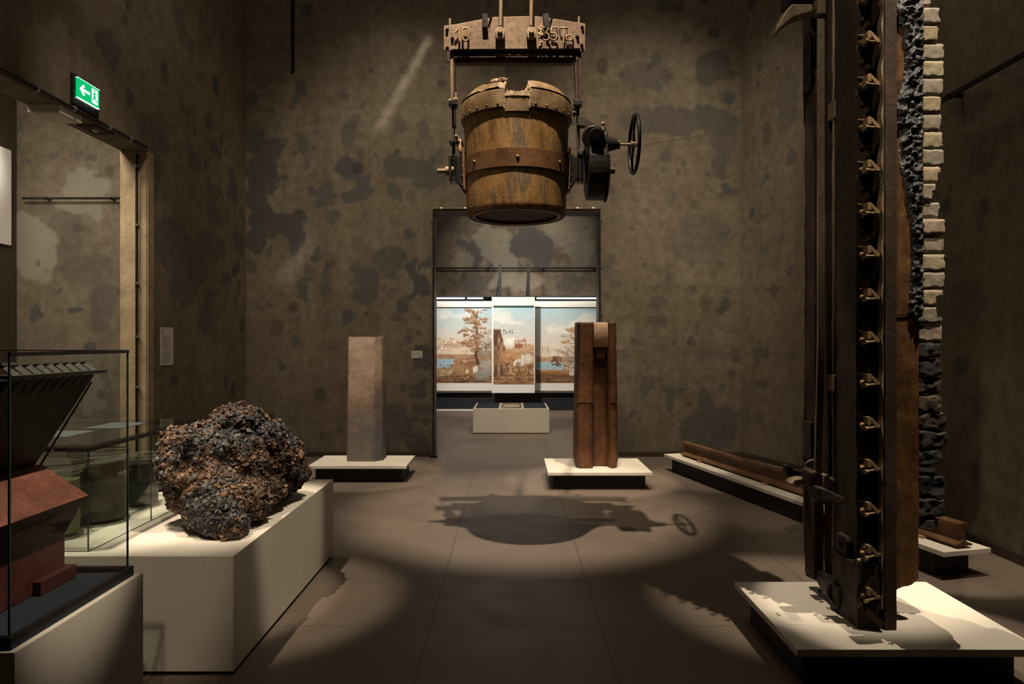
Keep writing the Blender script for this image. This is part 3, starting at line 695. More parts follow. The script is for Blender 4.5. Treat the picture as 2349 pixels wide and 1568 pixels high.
# rotated plinth of the rail
RA = Vector((1.903, 8.55, 0)); rd = Vector((.977, -4.0, 0)).normalized(); rn = Vector((-rd.y, rd.x, 0))
RL = Vector((.977, -4.0, 0)).length
def RP(a, b, z): return RA + rd*a + rn*b + Vector((0, 0, z))     # a along, b to the right
t = thing('low_plinth', 'long narrow low white plinth under the rusty rail along the right wall', 'plinth', RP(RL/2, .2, 0), 'low white slabs on black bases')
def rbox(m, a0, a1, b0, b1, z0, z1):
    m.add([RP(a, b, z) for z in (z0, z1) for a, b in ((a0,b0),(a1,b0),(a1,b1),(a0,b1))], [(0,3,2,1),(4,5,6,7),(0,1,5,4),(1,2,6,5),(2,3,7,6),(3,0,4,7)]); return m
rbox(MB(), 0, RL, 0, .39, .165, .2).build('slab', MAT['white'], t, bevel=.003)
rbox(MB(), .12, RL-.12, .05, .33, .001, .165).build('base', MAT['black'], t)
PX1, PYN, PYF, PZ = -1.335, 3.27, 5.10, .575
t = thing('display_plinth', 'big white block plinth carrying the slag lump and the jar case', 'plinth', (-2.2, 4.2, 0))
MB().box(-3.2, PX1, PYN, PYF, .022, PZ).build('body', MAT['white'], t, bevel=.002)
MB().box(-3.18, PX1-.02, PYN+.03, PYF-.02, .001, .022).build('recessed_foot', MAT['black'], t)
VX1, VYN, VYF, VZ = -1.33, 1.825, 2.463, .77
t = thing('display_plinth', 'tall white plinth at the left edge carrying the glass case with the model', 'plinth', (-1.9, 2.1, 0))
MB().box(-2.6, VX1, VYN, VYF, .001, VZ).build('body', MAT['white'], t, bevel=.002)
# showcase block in the gallery
by0, by1, bx0, bx1, bz = 11.93, 13.1, X_(1085, 11.93), X_(1260, 11.93), .434
t = thing('table_showcase', 'low beige showcase block standing in front of the landscape panels', 'showcase', ((bx0+bx1)/2, 12.5, 0))
MB().box(bx0, bx1, by0, by1, .012, bz).build('body', MAT['white'], t, bevel=.003)
MB().box(bx0+.02, bx1-.02, by0+.02, by1-.02, .001, .012).build('foot', MAT['black'], t)
w3 = (bx1-bx0)
for a, b in ((.03, .335), (.365, .64), (.67, .97)):
    MB().box(bx0+w3*a, bx0+w3*b, by0+.07, by1-.07, bz+.0005, bz+.006).build('glass_panel', MAT['smoke_glass'] if a == .365 else MAT['felt'], t)
MB().box(bx0+w3*.40, bx0+w3*.61, by0+.3, by1-.5, bz+.0062, bz+.009).build('caption_sheet', MAT['card'], t)

# ================================================================ LEFT STONE (pale tapered block)
sx, sy = X_(836, 8.0), 8.17
t = thing('kiln_stone', 'pale pinkish grey tapered upright stone block on the left low plinth', 'stone', (sx, sy, .201))
def ring(px0, px1, pxc, z, dep=.34):
    """front-left, front-right, right chamfer, back..."""
    a, b, c = X_(px0, 8.0), X_(px1, 8.0), X_(pxc, 8.0)
    return [(a, 8.0+.012), (a+.012, 8.0), (b, 8.0), (c, 8.09), (c, 8.0+dep-.02), (c-.02, 8.0+dep), (a+.02, 8.0+dep), (a, 8.0+dep-.02)]
m = MB(); N = 64; rings = []
for i in range(N+1):
    k = i/N; z = .201 + 1.455*k
    r0 = ring(795+3*k, 858-0*k+3*(k), 876-3*k, z)
    pts = []
    for q in range(len(r0)):
        a = Vector((*r0[q], z)); b = Vector((*r0[(q+1) % len(r0)], z)); n = max(1, int((b-a).length/.028))
        for s_ in range(n): pts.append(a.lerp(b, s_/n))
    rings.append(pts)
mm = min(len(r) for r in rings); rings = [[r[int(i*len(r)/mm)] for i in range(mm)] for r in rings]
vs = []
for i, r in enumerate(rings):
    for p in r:
        n = mnoise.turbulence_vector(p*5, 3, False)*.006 + mnoise.turbulence_vector(p*24, 2, False)*.0035
        q = p + n
        if i == N: q.z += .008*mnoise.noise(p*30)
        if i == 0: q.z = p.z
        vs.append(q)
fs = [(i*mm+k, i*mm+(k+1) % mm, (i+1)*mm+(k+1) % mm, (i+1)*mm+k) for i in range(N) for k in range(mm)]
fs += [tuple(range(mm-1, -1, -1)), tuple(N*mm+k for k in range(mm))]
m.add(vs, fs); o = m.build('block', MAT['stone_left'], t, smooth=50)
m = dense_box(X_(875, 8.2), X_(882, 8.2), 8.06, 8.10, .201, .216, .01).rough(.006, 40, 3)
tag(m.build('stone_chip', MAT['stone_left']), 'small broken chip lying at the foot of the pale stone', 'stone chip')

# ================================================================ RIGHT STONE (brown, grooved)
Yr = 7.56
t = thing('tap_stone', 'dark brown upright stone with a pale spout in its vertical channel', 'stone', (X_(1368, Yr), 7.75, .201))
def tap_rings():
    N = 72; out = []
    for i in range(N+1):
        k = i/N; z = .201 + 1.621*k
        kk = min(1, k/.05)
        l = 1320 + 5.5*k - (0 if k > .04 else -(3)*(1-kk)); r = 1420 - 4*k - (3*(1-kk))
        g0 = 1360 + 3*k; g1 = 1399 - 5*k
        X = lambda p: X_(p, Yr)
        dep = .45 ; gd = .13 - .03*k
        yy = Yr + (.02*k)
        poly = [(X(l), yy+.05), (X(l)+.03, yy), (X(g0)-.022, yy), (X(g0)+.004, yy+.03), (X(g0)+.012, yy+gd), (X(g1)-.010, yy+gd), (X(g1), yy+.03), (X(g1)+.018, yy+.004), (X(r)-.03, yy+.01), (X(r), yy+.06), (X(r)-.01, yy+dep), (X(l)+.01, yy+dep)]
        pts = []
        for q in range(len(poly)):
            a = Vector((*poly[q], z)); b = Vector((*poly[(q+1) % len(poly)], z)); n = [2,5,2,4,5,4,2,3,2,6,8,6][q]
            for s_ in range(n): pts.append(a.lerp(b, s_/n))
        out.append(pts)
    return N, out
N, rings = tap_rings(); mm = len(rings[0]); vs = []
for i, r in enumerate(rings):
    for p in r:
        q = p + mnoise.turbulence_vector(p*5, 2, False)*.0035 + mnoise.turbulence_vector(p*26, 2, False)*.0035
        if i == 0: q.z = p.z
        vs.append(q)
m = MB(); fs = [(i*mm+k, i*mm+(k+1) % mm, (i+1)*mm+(k+1) % mm, (i+1)*mm+k) for i in range(N) for k in range(mm)]
import bmesh as _bm
m.add(vs, fs)
o = m.build('block', None, t, smooth=55)
bm = _bm.new(); bm.from_mesh(o.data)
es = [e for e in bm.edges if e.is_boundary]; _bm.ops.holes_fill(bm, edges=es, sides=0)
_bm.ops.triangulate(bm, faces=[f for f in bm.faces if len(f.verts) > 4]); _bm.ops.recalc_face_normals(bm, faces=bm.faces); bm.to_mesh(o.data); bm.free()
o.data.materials.append(MAT['tap_stone'])
# pale spout lip at the top of the channel, undercut below
def YZ(px, py, Y): return (Y, Z_(py, Y))
xg0, xg1 = X_(1362.5, Yr), X_(1395, Yr)
zt = Z_(738.5, Yr)
lip = [(Yr+.14, zt-.001), (Yr+.035, zt-.002), (Yr+.012, zt-.03), (Yr+.006, zt-.12), (Yr+.012, zt-.235), (Yr+.03, zt-.26), (Yr+.12, zt-.30), (Yr+.14, zt-.30)]
m = MB(); nS = 8
for i in range(nS+1):
    x = xg0 + (xg1-xg0)*i/nS; sag = .012*(1-((i/nS-.5)*2)**2)
    m.v += [(x, y+sag*(1 if y < Yr+.1 else 0), z) for y, z in lip]
k = len(lip)
m.f += [(i*k+j, i*k+(j+1) % k, (i+1)*k+(j+1) % k, (i+1)*k+j) for i in range(nS) for j in range(k)] + [tuple(range(k)), tuple(nS*k+j for j in range(k-1, -1, -1))]
o = m.build('spout_lip', MAT['channel'], t, smooth=50); o['label'] = 'pale beige lip at the top of the channel'
# wedge-shaped stub under the lip
m = MB(); a, b = X_(1366, Yr), X_(1392, Yr)
m.add([(a, Yr+.06, zt-.30), (b, Yr+.06, zt-.30), (b-.012, Yr+.075, zt-.40), (a+.02, Yr+.075, zt-.40), (a-.004, Yr+.15, zt-.27), (b+.01, Yr+.15, zt-.27), (b, Yr+.15, zt-.42), (a, Yr+.15, zt-.42)],
      [(0,1,2,3), (0,3,7,4), (1,5,6,2), (0,4,5,1), (3,2,6,7), (4,7,6,5)])
m.build('undercut_block', MAT['tap_stone'], t, bevel=.006)
for a, b in ((1322, 1361), (1400, 1417)):
    m = MB(); z = Z_(922.5, Yr); m.box(X_(a, Yr), X_(b, Yr), Yr-.002, Yr+.02, z-.0018, z+.0018); m.rough(.003, 30, a)
    m.build('joint', MAT['rail'], t)

# ================================================================ RAIL
t = thing('railway_rail', 'long rusty steel rail lying on its narrow white plinth', 'rail', RP(RL/2, .2, .2))
prof = [(-.065,0),(.065,0),(.065,.012),(.022,.026),(.010,.04),(.010,.105),(.030,.118),(.034,.145),(.026,.155),(-.026,.155),(-.034,.145),(-.030,.118),(-.010,.105),(-.010,.04),(-.022,.026),(-.065,.012)]
a0, a1, zz, bb = .17, RL-.03, .219, .20
m = MB(); k = len(prof); n = 60
for i in range(n+1):
    a = a0 + (a1-a0)*i/n
    for u, z in prof: m.v.append(tuple(RP(a, bb+u, zz+z) + mnoise.turbulence_vector(RP(a, u*3, z)*12, 2, False)*.0015))
m.f += [(i*k+j, i*k+(j+1) % k, (i+1)*k+(j+1) % k, (i+1)*k+j) for i in range(n) for j in range(k)] + [tuple(range(k)), tuple(n*k+j for j in range(k-1, -1, -1))]
m.build('rail_profile', MAT['rail'], t, smooth=40)
MAT['wood'] = flat('pale_wood', (.42, .25, .12), .7)
for nm, a in (('farther', .62), ('middle', 1.9), ('nearest', RL-.35)):
    m = MB(); rbox(m, a, a+.06, .11, .29, .2005, .2185)
    tag(m.build('wood_shim', MAT['wood']), {'farther': 'pale wooden shim under the rail, nearest its far end', 'middle': 'pale wooden shim under the rail, about halfway along it', 'nearest': 'pale wooden shim under the rail, nearest the tall furnace section'}[nm], 'shim', 'wooden shims under the rail')
# captions printed on cards lying on plinths
def lying_card(label, c, ux, uy, w, h, z, rows, num=None, mat=None, name='plinth_caption'):
    t = thing(name, label, 'caption', (c[0], c[1], z))
    ux = Vector(ux).normalized(); uy = Vector(uy).normalized(); c = Vector((c[0], c[1], z))
    m = MB(); q = [c-ux*w/2-uy*h/2, c+ux*w/2-uy*h/2, c+ux*w/2+uy*h/2, c-ux*w/2+uy*h/2]
    m.add([p+Vector((0,0,.0003)) for p in q]+[p+Vector((0,0,.0011)) for p in q], [(0,3,2,1),(4,5,6,7),(0,1,5,4),(1,2,6,5),(2,3,7,6),(3,0,4,7)])
    m.build('card', mat or MAT['white'], t)
    text_rows(t, c-ux*w/2-uy*h/2+Vector((0,0,.0012)), ux, uy, (0,0,1), rows, h=.003)
    if num:
        R = Matrix((ux, uy, Vector((0,0,1)))).transposed()
        text_mesh('caption_number', num, .024, MAT['ink'], tuple(c-ux*w*.42-uy*h*.42+Vector((0,0,.002))), R, t)
rws = lambda w, h, n, s: [(w*.06, w*random.Random(i+s).uniform(.6, .8), h*.92-h*.075*i) for i in range(n)]
lying_card('small printed caption on the large low plinth, left of the furnace section', (1.405, 3.46), (0, -1, 0), (1, 0, 0), .16, .11, .2, rws(.16, .12, 7, 1), '4 27')
lying_card('faint printed caption at the far end of the slag lump plinth', (-1.47, 5.02), (1, 0, 0), (0, 1, 0), .13, .09, PZ, rws(.13, .1, 6, 3))
lying_card('faint printed caption on the near part of the rail plinth', tuple(RP(2.75, .05, 0))[:2], tuple(rd), tuple(rn), .14, .07, .2, rws(.14, .08, 5, 4))

# ================================================================ LADLE
LX, LY = X_(1184.5, 5.0), 5.0
t = ladle = thing('casting_ladle', 'large rusty riveted casting ladle hanging from its yoke above the doorway axis', 'ladle', (LX, LY, 2.51))
C0 = (LX, LY, 0)
nz = lambda a, s: mnoise.noise(Vector((sin(a)*s, cos(a)*s, 2.3)))
shell = MB().lathe([(.30, 2.512), (.350, 2.512), (.360, 2.525), (.362, 2.56), (.368, 2.79), (.372, 2.92), (.382, 3.19), (.383, 3.28), (.34, 3.30), (.33, 3.25), (.325, 2.60), (0, 2.59)], C0, 96,
                   fr=lambda a, j: .003*nz(a, 3) if j < 8 else 0)
shell.build('shell', MAT['ladle_shell'], t, smooth=35)
MB().lathe([(0, 2.532), (.30, 2.532), (.302, 2.514), (.345, 2.508), (.352, 2.515), (.352, 2.53)], C0, 96).build('bottom_plate', MAT['dark_rust'], t, smooth=35)
MB().lathe([(.366, 2.79), (.380, 2.792), (.386, 2.915), (.372, 2.918)], C0, 96).build('belt', MAT['ladle_belt'], t, smooth=30)
g = radians(13)
m = MB().lathe([(.384, 3.192), (.402, 3.192), (.403, 3.30), (.398, 3.313), (.384, 3.31)], C0, 84, g, 2*pi-g, fr=lambda a, j: .003*nz(a, 4)); m.build('rim_band', MAT['ladle_band'], t, smooth=30)
def topz(a, j):
    if j < 2: return 0
    left = a > pi; k = 2*pi-a if left else a
    s = (.010*nz(a, 9) + .006*nz(a, 40)) if (left and k < .7) else .002*nz(a, 9)
    return s - (.012 if left else .004)*max(0, 1-(k-g)/.10)
m = MB().lathe([(.395, 3.312), (.378, 3.316), (.330, 3.385), (.338, 3.392), (.40, 3.325)], C0, 110, g*1.02, 2*pi-g*1.02, fz=topz); m.build('upper_band', MAT['ladle_band'], t, smooth=30)
# broken refractory lining showing along the mouth
def linz(a, j):
    k = min(a, 2*pi-a); dip = .075*max(0, 1-(k/.24)**2)
    return (.018*nz(a, 12)+.012*nz(a, 45) - dip) if j in (2, 3, 4) else 0
m = MB().lathe([(.30, 3.15), (.335, 3.15), (.345, 3.335), (.325, 3.36), (.30, 3.34)], C0, 220, fz=linz, fr=lambda a, j: .012*nz(a, 30) if j in (3, 4) else .004*nz(a, 20))
o = m.build('lining', MAT['clinker'], t, smooth=60); o['label'] = 'pale broken lining at the mouth'
m = MB().lathe([(.384, 3.16), (.394, 3.16), (.392, 3.27), (.382, 3.27)], C0, 16, -g*.92, g*.92); m.build('spout_plate', MAT['ladle_band'], t, smooth=30)
m = MB().lathe([(.386, 3.262), (.398, 3.262), (.395, 3.295), (.37, 3.30)], C0, 26, -g*.98, g*.98, fz=lambda a, j: .012*nz(a, 50) if j > 1 else 0, fr=lambda a, j: .006*nz(a, 40)); m.build('spout_plate', MAT['clinker'], t, smooth=50)
rl_ = random.Random(8)
def remeshed(parts, vox, sm=2):
    m = MB()
    for c, r in parts: m.ball(c, 1.0, 12, 8, r)
    me = bpy.data.meshes.new('tmp'); me.from_pydata(m.v, [], m.f); me.update(); o = bpy.data.objects.new('tmp', me); link(o)
    md = o.modifiers.new('r', 'REMESH'); md.mode = 'VOXEL'; md.voxel_size = vox
    s_ = o.modifiers.new('s', 'SMOOTH'); s_.iterations = sm; s_.factor = .5
    dg = bpy.context.evaluated_depsgraph_get(); out = bpy.data.meshes.new_from_object(o.evaluated_get(dg)); bpy.data.objects.remove(o)
    r = MB(); r.v = [tuple(v.co) for v in out.vertices]; r.f = [tuple(p.vertices) for p in out.polygons]; bpy.data.meshes.remove(out); return r
def crust(parts, mat, amp=.005, fr=70, vox=.0035, par=None):
    m = remeshed(parts, vox)
    m.v = [tuple(Vector(v) + mnoise.turbulence_vector(Vector(v)*fr, 3, True)*amp) for v in m.v]
    o = m.build('crust', mat, par or t); return o
for sgnn in (-1, 1):   # rough crust along both edges of the notch
    ps = []
    for i in range(26):
        k = i/26; a = sgnn*g*(1.0+.05*rl_.uniform(-1, 1)); z = 3.185+.19*k
        r = .396 if z < 3.31 else .396-(z-3.31)*.75
        ps.append(((LX+r*sin(a), LY-r*cos(a), z), (.008, .008, .012)))
    if sgnn < 0:
        for i in range(18):
            a = -g-.30*i/18; ps.append(((LX+.345*sin(a), LY-.345*cos(a), 3.388+rl_.uniform(-.004, .010)), (.014, .014, rl_.uniform(.006, .016))))
    crust(ps, MAT['clinker'])
def rivet(ang, z, R, r, nm='rivet', mat=None):
    p = Vector((LX+R*sin(ang), LY-R*cos(ang), z)); nrm_ = Vector((sin(ang), -cos(ang), 0))
    m = MB(); q = MB().ball((0, 0, 0), r, 10, 6); Rm = nrm_.to_track_quat('Z', 'Y').to_matrix()
    m.add([p + Rm @ Vector((v[0], v[1], v[2]*.7)) for v in q.v], q.f); return m.build(nm, mat or MAT['ladle_band'], t, smooth=60)
for s_ in (-1, 1):
    for i in range(7): rivet(s_*radians(18.6+12*i), 3.212, .403, .0085)
for a in (1, 52, -50): rivet(radians(a), 2.855, .384, .013)
for i in range(-6, 7): rivet(radians(3+12.5*i), 2.60, .360, .006, mat=MAT['ladle_shell'])
# trunnion plates at the two sides
def lz(px, py, Y=5.0): return P(px, py, Y)
for s_ in (-1, 1):
    R0 = .385; m = MB()
    m.lathe([(.372, 2.70), (.392, 2.70), (.402, 3.0), (.385, 3.0)], C0, 10, radians(90*s_-13), radians(90*s_+13)); m.build('trunnion_plate', MAT['ladle_belt'], t, smooth=30)
    for zz_ in (2.735, 2.80, 2.87, 2.94, 2.98):
        for aa in (-10, 10): rivet(radians(90*s_+aa), zz_, .397, .009)
    # gusset and hub casting
    x0 = LX + s_*.40; m = MB()
    m.prism([(x0, 2.96), (x0+s_*.045, 2.92), (x0+s_*.045, 2.79), (x0-s_*.02, 2.69)], 'y', 4.93, 5.07); m.build('trunnion_bracket', MAT['gear_black'], t, bevel=.004)
Xp = lambda px: X_(px, 5.0)
zt_ = Z_(392, 5.0)
m = MB().cyl((LX-.39, 5, zt_), (Xp(1022), 5, zt_), .034, n=24); m.cyl((Xp(1024), 5, zt_), (Xp(1003), 5, zt_), .018, .016, 20); m.build('trunnion', MAT['rod_rust'], t, smooth=40)
m = MB().cyl((LX+.39, 5, zt_), (Xp(1392), 5, zt_), .034, n=24); m.cyl((Xp(1390), 5, zt_), (Xp(1410), 5, zt_), .022, n=20); m.build('trunnion', MAT['rod_rust'], t, smooth=40)
# oval worn boss on the left bracket
m = MB().ball(lz(1057, 337), .03, 16, 12, (.75, .6, 1.9)); o = m.build('worn_boss', MAT['channel'], t, smooth=60)
crust([(lz(1047+rl_.gauss(0, 4), 322+rl_.gauss(0, 4)) + Vector((0, rl_.uniform(-.04, .03), 0)), (rl_.uniform(.008, .016),)*3) for i in range(26)], MAT['rod_rust'])
# cross beam: two steel plates with the yoke frame below
def plz(pts, Y): return [(X_(a, Y), Z_(b, Y)) for a, b in pts]
Yp = 4.90
outl = [(1018, 59), (1043, 56), (1133, 39), (1232, 37), (1343, 54), (1342, 118), (1331, 118), (1331, 111), (1036, 113), (1036, 115), (1018, 115)]
m = MB().prism(plz(outl, Yp), 'y', Yp, Yp+.018); m.build('beam_plate', MAT['beam_rust'], t, bevel=.002)
m = MB().prism([(x, z) for x, z in plz(outl, Yp)], 'y', Yp+.20, Yp+.218); m.build('beam_plate', MAT['dark_rust'], t, bevel=.002)
m = MB().box(X_(1036, 4.93), X_(1327, 4.93), 4.93, 4.95, Z_(127.5, 4.93), Z_(108, 4.93)); m.build('beam_web', MAT['dark_rust'], t)
for px in (1137, 1227):
    MB().box(X_(px, 4.93)-.003, X_(px, 4.93)+.003, 4.925, 5.07, Z_(128, 4.93), Z_(112, 4.93)).build('stiffener', MAT['beam_rust'], t)
m = MB().box(X_(1041, 4.92), X_(1318, 4.92), 4.92, 5.08, Z_(131, 4.92)-.002, Z_(128, 4.92)); m.box(X_(1046, 4.92), X_(1315, 4.92), 4.935, 4.955, Z_(145, 4.94), Z_(131, 4.92)); m.build('yoke_top', MAT['plate_brown'], t, bevel=.002)
crust([((X_(1145+2.2*i, 4.925), 4.925+rl_.uniform(-.004, .02), Z_(127, 4.925)+rl_.uniform(-.002, .004)), (.009, .012, rl_.uniform(.003, .008))) for i in range(50)], MAT['clinker'], .003)
for px, py in ((1026, 66), (1038, 86), (1026, 107), (1335, 60), (1324, 82), (1334, 101)):
    c = P(px, py, Yp); m = MB().cyl(c+Vector((0, .02, 0)), c-Vector((0, .022, 0)), .009, n=8); m.cyl(c-Vector((0, .001, 0)), c-Vector((0, .006, 0)), .013, n=12); m.build('bolt', MAT['beam_rust'], t, smooth=30)
for px, a, b in ((1032, 43, 60), (1328, 38, 60)):
    MB().cyl(P(px, b, 4.96), P(px, a, 4.96), .009, n=10).build('pin', MAT['rod_rust'], t, smooth=40)
for px, a, b, q in ((1112, 31, 62, 1.5), (1251, 31, 64, 6)):      # straps over the plate edge
    m = MB(); m.bar(P(px, a, 4.87), P(px+q, b, 4.87), .040, .008, up=(0, 1, 0)); m.bar(P(px, a, 4.87), P(px, a, 5.10), .040, .008, up=(0, 0, 1)); m.bar(P(px+8, 36, 4.87), P(px+16, 37, 4.9), .006, .03, up=(0, 0, 1))
    m.build('strap', MAT['gear_black'], t)
for px, ex in ((1148, 1147), (1218, 1219)):     # hanger rods with their eyes
    m = MB(); top = Vector((X_(px, 4.84)+(-.01 if px < 1200 else .004), 4.84, 8.95))
    m.tube([top, P(px+1, 0, 4.84), P(px, 60, 4.84)], .0135, 14); m.build('hanger_rod', MAT['rod_rust'], t, smooth=50)
    c = P(ex, 73, 4.84)
    m = MB().cyl(c+Vector((0, .06, 0)), c-Vector((0, .010, 0)), .034, .034, 20); m.cyl(c-Vector((0, .009, 0)), c-Vector((0, .030, 0)), .018, n=14); m.prism([(c.x-.034, c.z), (c.x-.03, c.z-.03), (c.x-.02, c.z-.048), (c.x-.014, c.z-.028), (c.x+.014, c.z-.028), (c.x+.02, c.z-.048), (c.x+.03, c.z-.03), (c.x+.034, c.z)], 'y', c.y+.02, c.y-.008)
    m.build('rod_eye', MAT['rod_rust'], t, smooth=35)
# raised numerals 10 and 35Td
Yn = 4.872
def stroke(name, lines, r=.0062, closed=False):
    m = MB()
    for ln in lines:
        c = len(ln) > 3 and ln[0] == ln[-1]; pts = [P(a, b, Yn) for a, b in (ln[:-1] if c else ln)]
        if c:
            m.tube(pts, r, 8, closed=True)
        else: m.tube(pts, r, 8)
    for q in (lines[0][0], lines[0][-1], lines[0][len(lines[0])//2]):
        c = P(q[0], q[1], Yn); m.cyl(c, c+Vector((0, .03, 0)), .003, n=6)
    return m.build(name, MAT['latch'], t, smooth=50)
oval = lambda cx, cy, rx, ry, n=16, a0=0, a1=360: [(cx+rx*cos(radians(a0+(a1-a0)*i/n)), cy+ry*sin(radians(a0+(a1-a0)*i/n))) for i in range(n+1)]
stroke('numeral_1', [[(1054, 65), (1054, 95)], [(1054, 65), (1046, 73), (1044, 76)]], .0078)
def stadium(cx, cy, rx, ry):
    p = [(cx+rx*cos(radians(a)), cy-(ry-rx)+rx*sin(radians(a))) for a in range(180, 361, 20)] + [(cx+rx*cos(radians(a)), cy+(ry-rx)+rx*sin(radians(a))) for a in range(0, 181, 20)]
    return p + [p[0]]
stroke('numeral_0', [stadium(1068, 79, 6.5, 15)], .0078)
stroke('numeral_3', [[(1246, 63), (1259, 63), (1252, 76)], [(1252, 76)] + oval(1252, 84.5, 8, 8.5, 12, -80, 150)], .0062)
stroke('numeral_5', [[(1278, 63), (1266, 63), (1264, 76)], [(1264, 76)] + oval(1269, 84, 8.5, 8.5, 12, -75, 150)], .0062)
stroke('letter_T', [[(1284, 64), (1301, 64)], [(1293, 64), (1293, 98)]], .0066)
stroke('letter_d', [oval(1306, 87, 7, 6.5, 14), [(1312, 86), (1313, 70)]], .0062)
crust([(P(1240+rl_.gauss(0, 3), y_+rl_.gauss(0, 3), 4.893), (rl_.uniform(.004, .009),)*3) for y_ in (65, 78, 101) for i in range(12)], MAT['clinker'], .004)
# yoke arms
def fbar(name, p, q, wd, dp, mat, Y=5.0): return MB().bar(P(*p, Y), P(*q, Y), wd, dp, up=(0, 1, 0)).build(name, MAT[mat], t, bevel=.002)
fbar('yoke_arm', (1036.5, 110), (1038, 236), .022, .05, 'beam_rust', 4.95)
fbar('yoke_arm', (1043.5, 128), (1044, 292), .008, .07, 'dark_rust', 4.97)
fbar('yoke_arm', (1040, 245), (1041, 380), .020, .035, 'column_brown')
fbar('yoke_arm', (1329.5, 112), (1330, 236), .022, .05, 'dark_rust', 4.95)
fbar('yoke_arm', (1318, 128), (1323, 236), .012, .07, 'plate_brown', 4.97)
fbar('yoke_arm', (1325, 240), (1328, 380), .020, .035, 'column_brown')
for px, py, w_, h_ in ((1040, 239, .06, .035), (1324, 240, .058, .035), (1040, 328, .05, .02), (1330, 356, .035, .02)):
    c = P(px, py, 4.97); m = MB().box(c.x-w_/2, c.x+w_/2, c.y-.05, c.y+.05, c.z-h_/2, c.z+h_/2)
    for s1 in (-1, 1): m.cyl((c.x+s1*w_*.42, c.y-.04, c.z-h_*.9), (c.x+s1*w_*.42, c.y-.04, c.z+h_*.8), .006, n=8)
    m.build('clamp', MAT['gear_black'], t, bevel=.003)
crust([(P(1031+1.0*i, 232+rl_.gauss(0, 2.5), 4.93+rl_.uniform(-.01, .04)), (rl_.uniform(.008, .014),)*3) for i in range(18)] + [(P(1045, 214+2*i, 4.94), (.006, .006, .008)) for i in range(9)], MAT['clinker'])
crust([(P(1317+rl_.gauss(0, 2), 236+1.6*i, 4.94+rl_.uniform(-.02, .04)), (rl_.uniform(.007, .013),)*3) for i in range(20)], MAT['rod_rust'])
c = P(1333, 279, 4.95); MB().box(c.x-.026, c.x+.03, 4.93, 5.0, c.z-.035, c.z+.035).build('bearing_block', MAT['column_brown'], t, bevel=.004)
# bearing side plates
for a, b in ((1031, 1037), (1043, 1050)):
    m = MB().box(X_(a, 5), X_(b, 5), 4.93, 5.07, Z_(418, 5), Z_(360, 5)); m.build('hanger_plate', MAT['gear_black'], t, bevel=.005)
for i in range(7): c = P(1041, 366+i*8, 4.945); MB().cyl(c, c-Vector((0, .02, 0)), .007, n=8).build('bolt', MAT['gear_black'], t, smooth=40)
for a, b in ((1325, 1333), (1335, 1342)):
    m = MB().box(X_(a, 5), X_(b, 5), 4.93, 5.07, Z_(418, 5), Z_(350, 5)); m.build('hanger_plate', MAT['gear_black'], t, bevel=.005)
# worm gear housing
hx0, hx1 = X_(1345, 5), X_(1388, 5); zc = Z_(385, 5)
m = MB(); q = []
for i in range(25):
    a = radians(-60 + 300*i/24); q.append((5.0+.235*cos(a), zc+.24*sin(a)))
q = [(5+.20*sin(radians(a)), zc - (.235 if abs(a) < 30 else .235)*cos(radians(a))) for a in range(-110, 111, 10)] + [(5.17, Z_(320, 5)), (5.08, Z_(300, 5)), (4.92, Z_(300, 5)), (4.84, Z_(320, 5))]
m.prism(q, 'x', hx0, hx1); m.build('gear_housing', MAT['gear_black'], t, bevel=.012, seg=3)
m = MB().prism([(a*1.0+ (0), b) for a, b in [(5+.215*sin(radians(x)), zc-.25*cos(radians(x))) for x in range(-100, 101, 10)]], 'x', X_(1387, 5), X_(1391, 5)); m.build('housing_flange', MAT['gear_black'], t, bevel=.002)
c = P(1364, 306, 4.82)
m = MB(); m.lathe([(0, 0), (.05, 0), (.052, .01)], (0, 0, 0), 8)
m = MB().cyl(P(1362, 315, 5.02), P(1362, 315, 4.80), .088, .080, 28); m.build('worm_housing', MAT['gear_black'], t, bevel=.008, seg=3)
m = MB().cyl(P(1367, 307, 4.80), P(1367, 307, 4.76), .046, .042, 24); m.build('worm_cap', MAT['gear_black'], t, bevel=.006)
m = MB().cyl(P(1383, 300, 4.86), P(1383, 286, 4.86), .010, n=12); m.ball(P(1383, 284, 4.86), .015); m.build('oiler', MAT['rod_rust'], t, smooth=40)
m = MB().prism([(X_(a, 4.9), Z_(b, 4.9)) for a, b in ((1342, 272), (1368, 287), (1368, 292), (1342, 292))], 'y', 4.90, 4.91); m.build('guard_plate', MAT['dark_rust'], t)
zs = Z_(331, 4.88)
m = MB().tube([(X_(1386, 4.88), 4.88, zs), (X_(1405, 4.88), 4.88, zs), (X_(1419, 4.88), 4.88, zs)], [.062, .044, .030], 24); m.cyl((X_(1417, 4.88), 4.88, zs), (X_(1421, 4.88), 4.88, zs), .034, n=20); m.build('shaft_bearing', MAT['gear_black'], t, smooth=35)
xw = X_(1455, 4.88)
m = MB().cyl((X_(1419, 4.88), 4.88, zs), (xw+.02, 4.88, zs), .0085, n=14); m.build('hand_wheel_shaft', MAT['rod_rust'], t, smooth=50)
Rw = .203
m = MB().tube([(xw, 4.88+Rw*cos(2*pi*i/48), zs+Rw*sin(2*pi*i/48)) for i in range(48)], .0125, 12, closed=True); wh = m.build('hand_wheel', MAT['gear_black'], t, smooth=60); ORG[wh.name] = ORG[t.name]
for i in range(4):
    a = radians(20+90*i); p = Vector((xw-.004, 4.88, zs)); q = p + Vector((.004, cos(a)*Rw, sin(a)*Rw)); MB().tube([p, p.lerp(q, .5)-Vector((.008, 0, 0)), q], [.011, .008, .008], 8).build('spoke', MAT['gear_black'], wh, smooth=50)
MB().cyl((xw-.026, 4.88, zs), (xw+.014, 4.88, zs), .024, .02, 16).build('hub', MAT['rod_rust'], wh, smooth=40)
